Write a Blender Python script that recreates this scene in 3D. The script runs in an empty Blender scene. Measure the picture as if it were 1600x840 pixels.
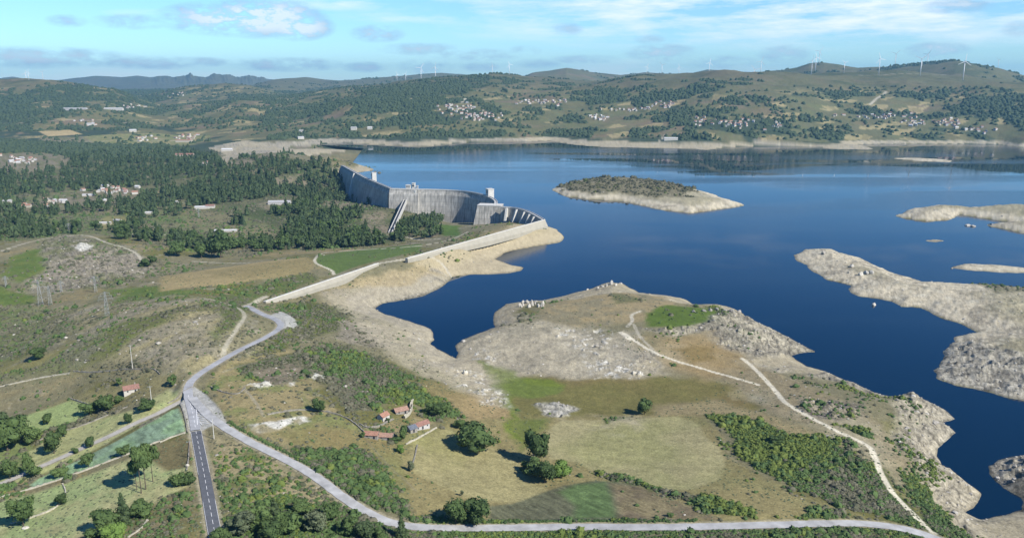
import bpy, math, random
import numpy as np
from math import radians, sin, cos, tan, atan2, pi

# ------------------------------------------------------------------ camera, sky, sun, exposure
scene = bpy.context.scene
COL = scene.collection
CAM_Z = 230.0
F = 1244.0                       # focal length in photo pixels (photo 1600 px wide)
PITCH = math.atan((420.0 - 122.0) / F)
cam_d = bpy.data.cameras.new('camera'); cam = bpy.data.objects.new('camera', cam_d); COL.objects.link(cam)
cam_d.sensor_width = 36.0; cam_d.lens = F / 1600.0 * 36.0
cam_d.clip_start = 1.0; cam_d.clip_end = 60000.0
cam.location = (0, 0, CAM_Z); cam.rotation_euler = (pi / 2 - PITCH, 0, 0)
scene.camera = cam

SUN_EL = radians(40.0)
SUN_AZ = math.atan2(0.80, -0.60)      # compass-like angle from +Y towards +X
scene.view_settings.view_transform = 'Standard'
scene.view_settings.look = 'None'
scene.view_settings.gamma = 1.0
scene.view_settings.exposure = 0.6
scene.view_settings.use_curve_mapping = False
sd = bpy.data.lights.new('sun', 'SUN'); sd.energy = 4.9; sd.angle = radians(0.5); sd.color = (1.0, 0.95, 0.87)
sun = bpy.data.objects.new('sun', sd); COL.objects.link(sun)
from mathutils import Vector
sun_dir = Vector((sin(SUN_AZ) * cos(SUN_EL), cos(SUN_AZ) * cos(SUN_EL), sin(SUN_EL)))
sun.rotation_euler = sun_dir.to_track_quat('Z', 'Y').to_euler()
sun.location = (800, -300, 900)

def N(nt, t, **kw):
    n = nt.nodes.new(t)
    for k, v in kw.items(): setattr(n, k, v)
    return n
def math_node(nt, op, a, b=None, clamp=False):
    n = nt.nodes.new('ShaderNodeMath'); n.operation = op; n.use_clamp = clamp
    for i, v in enumerate((a, b)):
        if v is None: continue
        if isinstance(v, (int, float)): n.inputs[i].default_value = v
        else: nt.links.new(v, n.inputs[i])
    return n.outputs[0]

world = bpy.data.worlds.new('World'); scene.world = world; world.use_nodes = True
nt = world.node_tree; nt.nodes.clear()
out = N(nt, 'ShaderNodeOutputWorld'); bg = N(nt, 'ShaderNodeBackground'); bg.inputs['Strength'].default_value = 0.098
sky = N(nt, 'ShaderNodeTexSky', sky_type='NISHITA'); sky.sun_disc = False
sky.sun_elevation = SUN_EL; sky.sun_rotation = SUN_AZ; sky.altitude = 900; sky.air_density = 1.0; sky.dust_density = 0.3; sky.ozone_density = 2.5
tc = N(nt, 'ShaderNodeTexCoord'); sep = N(nt, 'ShaderNodeSeparateXYZ'); nt.links.new(tc.outputs['Generated'], sep.inputs[0])
az = math_node(nt, 'ARCTAN2', sep.outputs['X'], sep.outputs['Y'])
el = math_node(nt, 'ARCSINE', sep.outputs['Z'])
# two noises laid out on azimuth / elevation
def sky_noise(sx, sy, scale, detail, seed, rough=0.55):
    cx = N(nt, 'ShaderNodeCombineXYZ')
    nt.links.new(math_node(nt, 'MULTIPLY', az, sx), cx.inputs[0]); nt.links.new(math_node(nt, 'MULTIPLY', el, sy), cx.inputs[1])
    cx.inputs[2].default_value = seed
    n = N(nt, 'ShaderNodeTexNoise'); n.inputs['Scale'].default_value = scale; n.inputs['Detail'].default_value = detail; n.inputs['Roughness'].default_value = rough
    nt.links.new(cx.outputs[0], n.inputs['Vector']); return n.outputs['Fac']
nz = sky_noise(1.0, 2.2, 34.0, 7.0, 3.1, 0.62)
nzs = sky_noise(1.0, 6.0, 9.0, 6.0, 8.4, 0.62)
def pix_dir(u, v):
    x = (u - 800) / F; y = (420 - v) / F
    d = Vector((x, cos(PITCH) + y * sin(PITCH), -sin(PITCH) + y * cos(PITCH))); d.normalize()
    return math.atan2(d.x, d.y), math.asin(d.z)
# cumulus fragments: (u, v, ru, rv, weight)
CL = [(350, 30, 75, 20, 1.5), (410, 28, 75, 24, 1.8), (465, 42, 45, 17, 1.7), (590, 53, 34, 11, 1.0), (60, 90, 100, 12, 1.0), (240, 98, 70, 8, 0.9), (310, 97, 40, 6, 0.8),
      (450, 101, 70, 9, 1.0), (570, 105, 30, 7, .8), (660, 77, 55, 8, .9), (740, 86, 70, 8, .9), (665, 104, 36, 10, .8),
      (1035, 83, 48, 11, 1.0), (1130, 97, 40, 9, .8), (1225, 84, 32, 11, .9), (1465, 79, 34, 10, 1.1), (1495, 9, 36, 9, 1.0), (105, 33, 22, 7, .7), (205, 34, 42, 9, .8),
      (885, 46, 22, 8, .7), (820, 80, 22, 7, .7), (915, 93, 45, 6, .8), (750, 105, 25, 7, .6), (1015, 62, 20, 6, .6), (840, 100, 30, 7, .7), (1590, 46, 16, 9, .7)]
def blob(lst):
    acc = None
    for (u, v, ru, rv, w) in lst:
        a0, e0 = pix_dir(u, v)
        da = math_node(nt, 'MULTIPLY', math_node(nt, 'SUBTRACT', az, a0), F / ru)
        de = math_node(nt, 'MULTIPLY', math_node(nt, 'SUBTRACT', el, e0), F / rv)
        r2 = math_node(nt, 'ADD', math_node(nt, 'MULTIPLY', da, da), math_node(nt, 'MULTIPLY', de, de))
        g = math_node(nt, 'MULTIPLY', math_node(nt, 'SUBTRACT', 1.0, math_node(nt, 'MULTIPLY', r2, 0.6), clamp=True), w)
        acc = g if acc is None else math_node(nt, 'MAXIMUM', acc, g)
    return acc
cum = blob(CL)
cm = math_node(nt, 'MULTIPLY', cum, math_node(nt, 'MULTIPLY', math_node(nt, 'SUBTRACT', nz, 0.35), 4.6), clamp=True)
# cirrus veil, strongest towards the upper right
cir = blob([(1250, 12, 520, 48, 1.0), (560, 4, 120, 12, .7), (650, 28, 110, 8, .6), (1420, 28, 300, 34, .9), (880, 31, 150, 7, .7), (760, 5, 40, 8, .5), (250, 22, 60, 6, .35),(240, 140, 260, 30, 0.75), (980, 120, 260, 22, .5)])
ci = math_node(nt, 'MULTIPLY', cir, math_node(nt, 'MULTIPLY', math_node(nt, 'SUBTRACT', nzs, 0.40), 4.5), clamp=True)
# cloud band added above the view, for pale streaks reflected in the lake
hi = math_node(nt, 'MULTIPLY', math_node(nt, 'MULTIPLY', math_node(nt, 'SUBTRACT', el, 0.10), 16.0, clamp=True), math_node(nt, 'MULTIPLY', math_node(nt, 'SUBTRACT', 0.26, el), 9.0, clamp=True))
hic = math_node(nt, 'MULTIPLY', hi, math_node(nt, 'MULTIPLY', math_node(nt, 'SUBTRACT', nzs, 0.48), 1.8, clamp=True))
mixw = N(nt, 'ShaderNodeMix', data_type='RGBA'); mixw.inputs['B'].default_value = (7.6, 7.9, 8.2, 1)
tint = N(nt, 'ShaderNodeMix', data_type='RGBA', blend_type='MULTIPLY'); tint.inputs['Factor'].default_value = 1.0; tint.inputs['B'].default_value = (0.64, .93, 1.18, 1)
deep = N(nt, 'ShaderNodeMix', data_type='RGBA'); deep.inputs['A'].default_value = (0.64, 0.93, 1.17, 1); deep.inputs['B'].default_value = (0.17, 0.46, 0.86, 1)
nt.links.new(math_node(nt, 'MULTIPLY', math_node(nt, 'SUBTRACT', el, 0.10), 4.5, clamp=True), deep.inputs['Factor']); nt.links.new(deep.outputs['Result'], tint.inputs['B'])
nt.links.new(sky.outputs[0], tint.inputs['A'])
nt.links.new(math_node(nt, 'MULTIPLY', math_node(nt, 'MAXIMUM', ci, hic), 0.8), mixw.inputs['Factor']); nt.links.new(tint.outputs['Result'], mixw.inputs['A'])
# cumulus: grey-lilac base, white top
top = math_node(nt, 'MULTIPLY', math_node(nt, 'SUBTRACT', math_node(nt, 'MULTIPLY', cm, cum), 0.35), 0.9, clamp=True)
ccol = N(nt, 'ShaderNodeMix', data_type='RGBA'); ccol.inputs['A'].default_value = (2.7, 3.9, 5.3, 1); ccol.inputs['B'].default_value = (6.2, 6.9, 7.4, 1)
nt.links.new(top, ccol.inputs['Factor'])
mixc = N(nt, 'ShaderNodeMix', data_type='RGBA'); nt.links.new(math_node(nt, 'MULTIPLY', cm, 0.85), mixc.inputs['Factor'])
nt.links.new(mixw.outputs['Result'], mixc.inputs['A']); nt.links.new(ccol.outputs['Result'], mixc.inputs['B'])
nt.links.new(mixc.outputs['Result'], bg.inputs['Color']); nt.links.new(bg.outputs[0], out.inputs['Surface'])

# ------------------------------------------------------------------ numeric helpers
def hsh(ix, iy, seed):
    h = (ix.astype(np.int64) * 374761393 + iy.astype(np.int64) * 668265263 + seed * 2147483647 + 12345) & 0xFFFFFFFF
    h = ((h ^ (h >> 13)) * 1274126177) & 0xFFFFFFFF
    h = ((h ^ (h >> 16)) * 2246822519) & 0xFFFFFFFF
    return ((h ^ (h >> 15)) & 0xFFFFFF) / float(0xFFFFFF)
def vn(x, y, seed):
    ix = np.floor(x); iy = np.floor(y); fx = x - ix; fy = y - iy
    fx = fx * fx * (3 - 2 * fx); fy = fy * fy * (3 - 2 * fy)
    ix = ix.astype(np.int64); iy = iy.astype(np.int64)
    a = hsh(ix, iy, seed); b = hsh(ix + 1, iy, seed); c = hsh(ix, iy + 1, seed); d = hsh(ix + 1, iy + 1, seed)
    return ((a + (b - a) * fx) * (1 - fy) + (c + (d - c) * fx) * fy) * 2 - 1
def fbm(x, y, wl, octv, seed, gain=0.5):
    s = 0; a = 1.0; t = 0; c, sn = cos(0.6), sin(0.6)
    x = x / wl; y = y / wl
    for o in range(octv):
        s = s + a * vn(x, y, seed + o); t += a; a *= gain
        x, y = (x * c - y * sn) * 2.03 + 13.7, (x * sn + y * c) * 2.03 + 7.1
    return s / t
def sst(a, b, x):
    t = np.clip((x - a) / (b - a), 0, 1); return t * t * (3 - 2 * t)
def cells(x, y, wl, seed):
    """jittered cell id noise: returns random value per cell and distance to edge"""
    x = x / wl; y = y / wl; ix = np.floor(x).astype(np.int64); iy = np.floor(y).astype(np.int64)
    d1 = np.full(x.shape, 9.0); d2 = np.full(x.shape, 9.0); v = np.zeros(x.shape)
    for i in (-1, 0, 1):
        for j in (-1, 0, 1):
            cx = ix + i; cy = iy + j
            px = cx + hsh(cx, cy, seed); py = cy + hsh(cx, cy, seed + 5)
            d = np.hypot(px - x, py - y); r = hsh(cx, cy, seed + 9)
            m = d < d1
            d2 = np.where(m, d1, np.minimum(d2, d)); v = np.where(m, r, v); d1 = np.where(m, d, d1)
    return v, d2 - d1

SP, CP = sin(PITCH), cos(PITCH)
def unproj(u, v, z=0.0):
    """photo pixel -> world x,y on the level z"""
    D = SP + (v - 420.0) / F * CP
    dep = (CAM_Z - z) / D                       # along the optical axis
    return ((u - 800.0) / F * dep, dep * (CP - (v - 420.0) / F * SP))
def up(lst, z=0.0): return [unproj(p[0], p[1], p[2] if len(p) > 2 else z) for p in lst]

def pip(poly, X, Y):
    ins = np.zeros(X.shape, bool); n = len(poly)
    for i in range(n):
        x1, y1 = poly[i]; x2, y2 = poly[(i + 1) % n]
        if y1 == y2: continue
        c = ((y1 > Y) != (y2 > Y)) & (X < (x2 - x1) * (Y - y1) / (y2 - y1) + x1)
        ins ^= c
    return ins
def dseg(segs, X, Y):
    d = np.full(X.shape, 1e12)
    for (a, b) in segs:
        vx = b[0] - a[0]; vy = b[1] - a[1]; L = vx * vx + vy * vy + 1e-9
        t = np.clip(((X - a[0]) * vx + (Y - a[1]) * vy) / L, 0, 1)
        q = (X - a[0] - t * vx) ** 2 + (Y - a[1] - t * vy) ** 2
        np.minimum(d, q, out=d)
    return np.sqrt(d)
def segs_of(p, closed=True): return [(p[i], p[(i + 1) % len(p)]) for i in range(len(p) - (0 if closed else 1))]
# ------------------------------------------------------------------ plan of the dam and the shores
CREST = 22.0
dam_wing = up([(536, 259), (571, 278), (612, 295)], CREST)
dam_block = up([(612, 295), (654, 296)], CREST)
dam_arch = up([(654, 296), (677, 296.4), (707, 297.4), (732, 299.6), (753, 303.8), (768, 309), (776, 315), (774, 321)], CREST)
dam_right = up([(783, 323.5), (807, 325), (828, 331.4), (849, 343.5)], CREST)
emb1 = up([(849, 343.5), (640, 402)], CREST)
emb2 = up([(587, 412), (415, 470)], CREST)

far_shore = [(1590, 230), (1560, 225.5), (1490, 225), (1400, 225), (1340, 226), (1375, 235), (1350, 237), (1320, 235), (1270, 230), (1200, 228.5), (1160, 229), (1130, 231), (1100, 236), (1050, 237.5),
             (1000, 235.5), (950, 231), (900, 227), (860, 220), (800, 222), (740, 222), (690, 226), (670, 229.5), (640, 229), (600, 227), (560, 225), (530, 223.5), (504, 223.5), (502, 226), (480, 228),
             (450, 230), (455, 233), (500, 232.5), (538, 234), (540, 237), (510, 239), (490, 242), (480, 246), (500, 252), (525, 257), (560, 258.5), (585, 264), (578, 271)]
near_shore = [(856, 354), (870, 358), (885, 372), (878, 379), (850, 382), (820, 388), (790, 395), (776, 405), (800, 414), (822, 417), (816, 423), (795, 427), (765, 428), (735, 428), (706, 432),
              (700, 441), (690, 450), (660, 462), (625, 469), (598, 474), (588, 481), (605, 490), (640, 500), (672, 514), (678, 530), (670, 537), (680, 545), (700, 556), (716, 563), (719, 550),
              (713, 540), (725, 530), (745, 522), (775, 511), (769, 500), (773, 488), (790, 475), (812, 472), (845, 470), (880, 462), (920, 452), (950, 441), (972, 443), (1000, 457), (1050, 464),
              (1070, 468), (1085, 478), (1120, 477), (1150, 482), (1175, 500), (1200, 512), (1240, 530), (1280, 550), (1252, 553), (1240, 556), (1262, 572), (1290, 580), (1330, 597), (1365, 611),
              (1378, 618), (1400, 617), (1425, 612), (1450, 625), (1480, 640), (1497, 655), (1478, 661), (1495, 676), (1480, 690), (1464, 700), (1461, 712), (1470, 726), (1500, 745), (1533, 770),
              (1530, 785), (1512, 800), (1530, 808), (1560, 802), (1590, 792), (1588, 776), (1562, 762), (1546, 746), (1541, 727), (1556, 716), (1600, 708), (1700, 704), (1900, 660)]
fs = up(far_shore); ns = up(near_shore)
ring = fs + dam_wing + dam_block[1:] + dam_arch[1:] + dam_right[:-1] + ns + [(1300, 500), (2600, 1400), (3400, 2300), (2700, 2650)]
real_segs = segs_of(fs, False) + segs_of(ns, False) + [(dam_wing[0], fs[-1]), (dam_right[2], ns[0]), ((1300, 500), (2600, 1400)), ((2700, 2650), fs[0])]
isl = [
 (up([(862, 296), (885, 287), (920, 281), (990, 281), (1060, 290), (1100, 300), (1165, 321), (1130, 326), (1080, 333), (1040, 328), (1000, 320.5), (975, 314), (920, 311.5), (880, 306)]), 14.0, 38),
 (up([(1243, 399), (1262, 390), (1300, 390), (1340, 403), (1370, 418), (1410, 432), (1440, 441), (1500, 444), (1540, 444), (1600, 450), (1700, 455), (1950, 500), (2000, 640), (1750, 640), (1600, 624),
      (1560, 615), (1500, 600), (1470, 590), (1464, 580), (1476, 570), (1472, 551), (1486, 539), (1500, 535), (1490, 526), (1530, 519), (1500, 505), (1470, 495), (1440, 480), (1405, 480), (1395, 470),
      (1340, 462), (1325, 452), (1330, 445), (1290, 437), (1265, 420), (1246, 407)]), 12.0, 55),
 (up([(1399, 338), (1420, 328), (1465, 321), (1510, 326), (1560, 323), (1600, 325), (1800, 330), (1800, 370), (1600, 364), (1560, 355.5), (1546, 351.5), (1590, 348), (1552, 342.5), (1500, 335), (1480, 343), (1450, 346)]), 14.0, 40),
 (up([(1488, 418), (1510, 412), (1560, 414), (1600, 418), (1640, 422), (1600, 426), (1560, 425), (1510, 421)]), 2.2, 14),
 (up([(1445, 376), (1460, 374), (1476, 376), (1460, 378)]), 0.8, 8),
 (up([(1380, 246), (1440, 247), (1490, 250), (1484, 253.5), (1440, 252)]), 2.0, 25),
]
# ------------------------------------------------------------------ base heights: (u, v, z)
BP = [(700, 350, -39), (645, 345, -22), (560, 330, -14), (540, 305, -36), (605, 326, -14), (625, 330, -15), (440, 305, -12), (465, 256, 18), (400, 243, 20), (500, 262, 14), (420, 330, -12), (600, 390, 4), (500, 398, 10), (680, 370, -6), (735, 347, -22),
      (770, 349, -6), (795, 347, 6), (720, 378, 12), (820, 352, 16), (640, 393, 17), (565, 408, 19), (480, 438, 19), (400, 458, 22), (450, 400, 2), (350, 400, -12), (350, 350, -22), (300, 300, -20), (200, 280, -20),
      (100, 250, -15), (0, 250, -15), (0, 320, -24), (100, 340, -18), (100, 385, 6), (0, 410, 2), (170, 408, 6), (250, 425, 2), (300, 445, 24), (330, 478, 42), (200, 485, 36), (60, 475, 6), (0, 500, 2), (0, 560, 8),
      (150, 540, 32), (100, 600, 16), (205, 610, 24), (280, 560, 38), (295, 640, 33), (320, 740, 33), (335, 840, 34), (150, 700, 20), (0, 700, 8), (50, 800, 16), (-100, 840, 12), (-100, 600, 5), (-150, 400, 0), (450, 510, 29),
      (400, 560, 31), (550, 560, 23), (500, 620, 30), (600, 660, 25), (700, 700, 18), (600, 780, 26), (500, 740, 30), (450, 840, 30), (800, 830, 20), (1000, 815, 22), (1200, 810, 24), (1400, 830, 20), (900, 700, 13), (850, 605, 7),
      (800, 590, 5), (1000, 640, 8), (950, 500, 12), (1100, 500, 17), (1000, 545, 10), (1150, 570, 10), (1250, 650, 18), (1350, 720, 19), (1150, 700, 16), (1430, 650, 19), (1480, 760, 14), (820, 480, 11), (960, 455, 12),
      (1230, 545, 9), (860, 365, 10), (750, 402, 8), (800, 378, 8), (690, 412, 14), (640, 412, 18.5), (640, 404.5, 20.8), (655, 401.5, 20), (587, 414.5, 20.8), (600, 411, 20.5), (520, 450, 16.5), (430, 484, 19), (600, 424, 16), (600, 510, 12), (540, 500, 20), (640, 455, 6), (1600, 830, 8), (1800, 900, 10),
      (600, 205, 24), (900, 205, 28), (1200, 208, 26), (1500, 208, 26), (1700, 210, 28), (480, 212, 22), (380, 215, 5), (250, 222, -6), (100, 215, -4), (-100, 215, 0),
      (600, 175, 85), (900, 175, 82), (1200, 175, 82), (1500, 175, 82), (1750, 178, 82), (450, 180, 60), (300, 190, 30), (150, 190, 24), (0, 190, 22), (-150, 190, 22),
      (600, 150, 140), (900, 150, 140), (1200, 148, 145), (1500, 148, 145), (1750, 150, 140), (450, 152, 120), (300, 160, 75), (150, 160, 70), (0, 160, 75), (-150, 160, 75), (200, 143, 110), (0, 143, 120),
      (640, 228, 8), (540, 222, 8), (430, 236, 10), (300, 262, -12)]
bx = []
for (u, v, z) in BP:
    x, y = unproj(u, v, z); bx.append((math.atan2(x, y), math.log(math.hypot(x, y)), z))
for a in (-55, -35, -20, -8, 5, 18, 32, 55):
    for r, z in ((9000, 110), (17000, 60)): bx.append((radians(a), math.log(r), z))
for a in (-55, -30, 0, 30, 55):
    bx.append((radians(a), math.log(140), 22))
for r, z in ((400, 12), (900, 10), (2000, -5), (4000, 40)): bx.append((radians(-55), math.log(r), z))
for r, z in ((500, 12), (1000, 12), (2600, 20), (4200, 120)): bx.append((radians(55), math.log(r), z))
bx = np.array(bx)
def tps(A, B):
    r2 = (A[:, None, 0] - B[None, :, 0]) ** 2 + (A[:, None, 1] - B[None, :, 1]) ** 2
    return 0.5 * r2 * np.log(r2 + 1e-9)
n = len(bx); K = tps(bx, bx) + np.eye(n) * 2e-4; P = np.c_[np.ones(n), bx[:, :2]]
M = np.block([[K, P], [P.T, np.zeros((3, 3))]]); W = np.linalg.solve(M, np.r_[bx[:, 2], np.zeros(3)])
def base_eval(az, lr):
    q = np.c_[az.ravel(), lr.ravel()]
    return (tps(q, bx) @ W[:n] + W[n] + q @ W[n + 1:]).reshape(az.shape)

# ------------------------------------------------------------------ the polar ground grid
azs = np.r_[np.linspace(-56, -36, 60, endpoint=False), np.linspace(-36, 36, 1180), np.linspace(36, 56, 61)[1:]] * pi / 180
r1 = 1 / np.linspace(1 / 255, 1 / 3000, 640)
rs = np.r_[np.linspace(90, 255, 30, endpoint=False), r1, np.exp(np.linspace(math.log(3000), math.log(18500), 370))[1:]]
NA, NR = len(azs), len(rs)
AZ, RR = np.meshgrid(azs, rs)          # rows = r
X = RR * np.sin(AZ); Y = RR * np.cos(AZ)
ca = np.linspace(azs[0], azs[-1], 220); cr = np.linspace(math.log(rs[0]), math.log(rs[-1]), 260)
CA, CR = np.meshgrid(ca, cr); CB = base_eval(CA, CR)
def bil(G, gx, gy, x, y):
    fx = np.interp(x, gx, np.arange(len(gx))); fy = np.interp(y, gy, np.arange(len(gy)))
    ix = np.minimum(fx.astype(int), len(gx) - 2); iy = np.minimum(fy.astype(int), len(gy) - 2); fx = fx - ix; fy = fy - iy
    return (G[iy, ix] * (1 - fx) + G[iy, ix + 1] * fx) * (1 - fy) + (G[iy + 1, ix] * (1 - fx) + G[iy + 1, ix + 1] * fx) * fy
base = bil(CB, ca, cr, AZ, np.log(RR))

# ridges: silhouette (u, v), distance, front width, back width
RID = [
 ([(300, 160), (900, 134), (960, 123), (1000, 118), (1040, 116.5), (1080, 116), (1100, 114.5), (1200, 112.5), (1300, 113), (1400, 113.5), (1480, 118), (1550, 124), (1600, 130), (1800, 150)], 4700, 1500, 900),
 ([(1100, 125), (1200, 112), (1220, 111), (1245, 106), (1265, 99), (1288, 97), (1310, 100), (1340, 107), (1380, 106.5), (1420, 103.5), (1460, 98), (1495, 95), (1530, 101), (1560, 106), (1600, 117), (1750, 135)], 6200, 900, 1500),
 ([(760, 130), (810, 119.5), (830, 114), (860, 111), (885, 107), (910, 110), (940, 115), (970, 118), (1010, 113), (1040, 115), (1080, 114), (1105, 109), (1140, 111), (1180, 113), (1300, 125)], 8200, 1300, 1500),
 ([(400, 160), (480, 146), (540, 138), (600, 134), (620, 129), (660, 125.5), (690, 123.5), (730, 120), (770, 115.5), (800, 117.5), (850, 122), (900, 126), (960, 130), (1060, 145)], 5300, 1500, 900),
 ([(430, 135), (500, 127), (560, 124.5), (600, 121), (640, 118), (665, 115.5), (690, 114), (720, 116), (760, 120), (850, 135)], 9500, 1200, 1500),
 ([(-100, 124), (0, 123), (20, 120), (50, 124), (85, 125), (100, 124), (120, 121), (150, 118.5), (190, 121), (215, 119), (235, 121), (255, 118), (275, 120.5), (290, 120), (297, 115.8), (305, 119.5), (320, 121), (328, 117.5), (345, 118.5), (357, 117.3), (375, 120.5), (385, 118.5), (400, 120), (440, 128), (520, 140)], 14500, 1500, 1800),
 ([(-200, 128), (0, 123.5), (40, 122.5), (80, 125), (110, 129), (150, 137), (200, 142), (260, 155)], 6000, 1800, 900),
 ([(200, 150), (250, 141), (300, 135), (350, 130), (380, 132), (420, 136), (470, 146)], 6600, 1200, 900),
 ([(350, 140), (400, 127.5), (430, 124.5), (455, 122.5), (480, 121.5), (510, 125), (560, 128), (620, 140)], 9000, 1200, 1200),
]
H = base.copy()
rn = fbm(X, Y, 900, 5, 77)
for k, (sil, R0, wf, wb) in enumerate(RID):
    su = np.array([p[0] for p in sil], float); sv = np.array([p[1] for p in sil], float)
    sa = []; sz = []
    for u, v in zip(su, sv):
        a, e = pix_dir(u, v); sa.append(a); sz.append(CAM_Z + R0 * math.tan(e))
    rc = R0 * (1 + 0.05 * np.sin(AZ * 17 + k * 2.1) )
    zt = np.interp(AZ, sa, sz)
    # keep the silhouette height in angle where the ridge wanders in distance
    zt = CAM_Z + (zt - CAM_Z) * rc / R0
    dr = (RR - rc); t = np.where(dr < 0, -dr / wf, dr / wb)
    rise = np.exp(-(t * 1.5) ** 2)
    w = np.exp(-(np.abs(RR - rc) / (wf * 2.2)) ** 2)
    edge = sst(sa[0], sa[0] + 0.06, AZ) * sst(-sa[-1], -sa[-1] + 0.06, -AZ)
    H = np.where(zt > base, np.maximum(H, base + (zt - base) * rise * edge), H)
far = sst(2700, 4200, RR)
spur = fbm(X, Y, 620, 4, 31); spur2 = fbm(X * 1.0, Y * 0.6, 260, 3, 55)
H += far * (spur * 30 + spur2 * 13 - np.abs(fbm(X, Y, 420, 4, 66)) * 34 + 6) * (1 - 0.62 * sst(4300, 5800, RR) - .2 * sst(5800, 14000, RR)) * np.clip((H + 5) / 60, 0, 1)
farF = sst(12500, 13500, RR)
crag = np.maximum(0, vn(AZ * 150 + 0.3, RR / 900 + 0.7, 401)) * 38 + np.abs(vn(AZ * 420, RR / 500, 402)) * 26 + np.abs(vn(AZ * 900, RR / 300, 403)) * 12 - 16
H += farF * (fbm(X, Y, 900, 4, 9) * 20) + farF * crag * sst(-0.43, -0.38, AZ) * sst(0.27, 0.31, -AZ)
# near relief
H += (1 - far) * (fbm(X, Y, 140, 4, 3) * 2.6 + fbm(X, Y, 38, 3, 5) * 0.8)

e1 = np.array(emb1); e2 = np.array(emb2); gapl = [tuple(e1[0] * .3 + e1[1] * .7), tuple(e1[1]), tuple(e2[0]), tuple(e2[0] * .85 + e2[1] * .15)]
mg_ = (X > -420) & (X < 120) & (Y > 650) & (Y < 1300); dg_ = dseg(segs_of(gapl, False), X[mg_], Y[mg_]); H[mg_] += (20.9 - H[mg_]) * np.exp(-(dg_ / 20) ** 2) * .96
for e_ in (e1, e2):          # made ground on the valley side of the walls
    nn_ = np.array([(e_[1] - e_[0])[1], -(e_[1] - e_[0])[0]]); nn_ = nn_ / np.hypot(*nn_); sd_ = (X[mg_] - e_[0, 0]) * nn_[0] + (Y[mg_] - e_[0, 1]) * nn_[1]; dd_ = dseg([(tuple(e_[0]), tuple(e_[1]))], X[mg_], Y[mg_])
    H[mg_] += np.where(sd_ > 0, (19.5 - H[mg_]) * np.exp(-(dd_ / 14) ** 2) * .9, 0)
# ------------------------------------------------------------------ shores
inl = pip(ring, X, Y) & (RR < 4300)
near_m = (RR < 4600)
dsh = np.full(X.shape, 900.0); dsh[near_m] = dseg(real_segs, X[near_m], Y[near_m])
jit = fbm(X, Y, 60, 4, 21, 0.6) * (3.0 + 0.0024 * RR) + fbm(X, Y, 11, 2, 25) * 1.2
sgn = np.where(inl, -dsh, dsh) + np.where(dsh < 60, jit, 0)
water = sgn < 0
water &= inl | (dsh < 30)
rock_n = fbm(X, Y, 26, 4, 61, 0.6)
cv, ce = cells(X + fbm(X, Y, 20, 2, 8) * 6, Y * 1.5, 9.0, 71)
farshore = sst(2200, 2700, RR)
Lr = 17 + 22 * (0.5 + 0.5 * fbm(X, Y, 170, 2, 90)) + 60 * farshore
rise = 1 - np.exp(-np.clip(sgn, 0, None) / Lr)
landH = np.where(H > 0.0, H * rise, H)
bed = -0.10 * np.clip(-sgn, 0, 120) - 0.15
Z = np.where(water, bed, landH)
# islands and the peninsulas on the right
shd = np.where(water, 999.0, np.abs(sgn))
isl_id = np.zeros(X.shape, int)
for k, (poly, hm, L) in enumerate(isl):
    pa = np.array(poly); m = (X > pa[:, 0].min() - 40) & (X < pa[:, 0].max() + 40) & (Y > pa[:, 1].min() - 40) & (Y < pa[:, 1].max() + 40)
    xx, yy = X[m], Y[m]; d = dseg(segs_of(poly), xx, yy); s = np.where(pip(poly, xx, yy), d, -d)
    s = s + (fbm(xx, yy, 34, 4, 200 + k, 0.6) * min(7, 1.2 + hm * 0.5)) + 1.0
    hh = hm * (1 - np.exp(-np.clip(s, 0, None) / L)) * (1 + 0.35 * fbm(xx, yy, 90, 3, 230 + k)) + 0.25 * np.clip(s, 0, 2)
    zz = Z[m]; ii = isl_id[m]; sh = shd[m]
    w = (s > 0) & water[m]
    zz = np.where(w, hh, np.where(water[m], np.maximum(zz, 0.12 * s - 0.1), zz)); ii = np.where(w, k + 1, ii); sh = np.where(w, s, sh)
    Z[m] = zz; isl_id[m] = ii; shd[m] = sh
land = (Z > 0.02) | ((~water) & (isl_id == 0))
# ------------------------------------------------------------------ sampling the ground
def grid_at(G, x, y):
    x = np.asarray(x, float); y = np.asarray(y, float)
    return bil(G, azs, rs, np.arctan2(x, y), np.hypot(x, y))
def hit(u, v):
    """photo pixel -> first point of the ground along that ray (world x, y, z)"""
    x = (u - 800) / F; y = (420 - v) / F
    d = (x, CP + y * SP, -SP + y * CP); hr = math.hypot(d[0], d[1]); a = math.atan2(d[0], d[1])
    rr = rs; zr = CAM_Z + rr * d[2] / hr
    zt = bil(Z, azs, rs, np.full(len(rr), a), rr)
    below = np.nonzero(zt > zr)[0]
    if len(below) == 0: return unproj(u, max(v, 124), 0.0) + (0.0,)
    i = below[0]
    if i == 0: r = rr[0]
    else:
        f0 = zr[i - 1] - zt[i - 1]; f1 = zr[i] - zt[i]; t = f0 / (f0 - f1 + 1e-9); r = rr[i - 1] + t * (rr[i] - rr[i - 1])
    px, py = r * sin(a), r * cos(a)
    return (px, py, float(grid_at(Z, [px], [py])[0]))
def hp(lst): return [hit(p[0], p[1])[:2] for p in lst]

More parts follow.
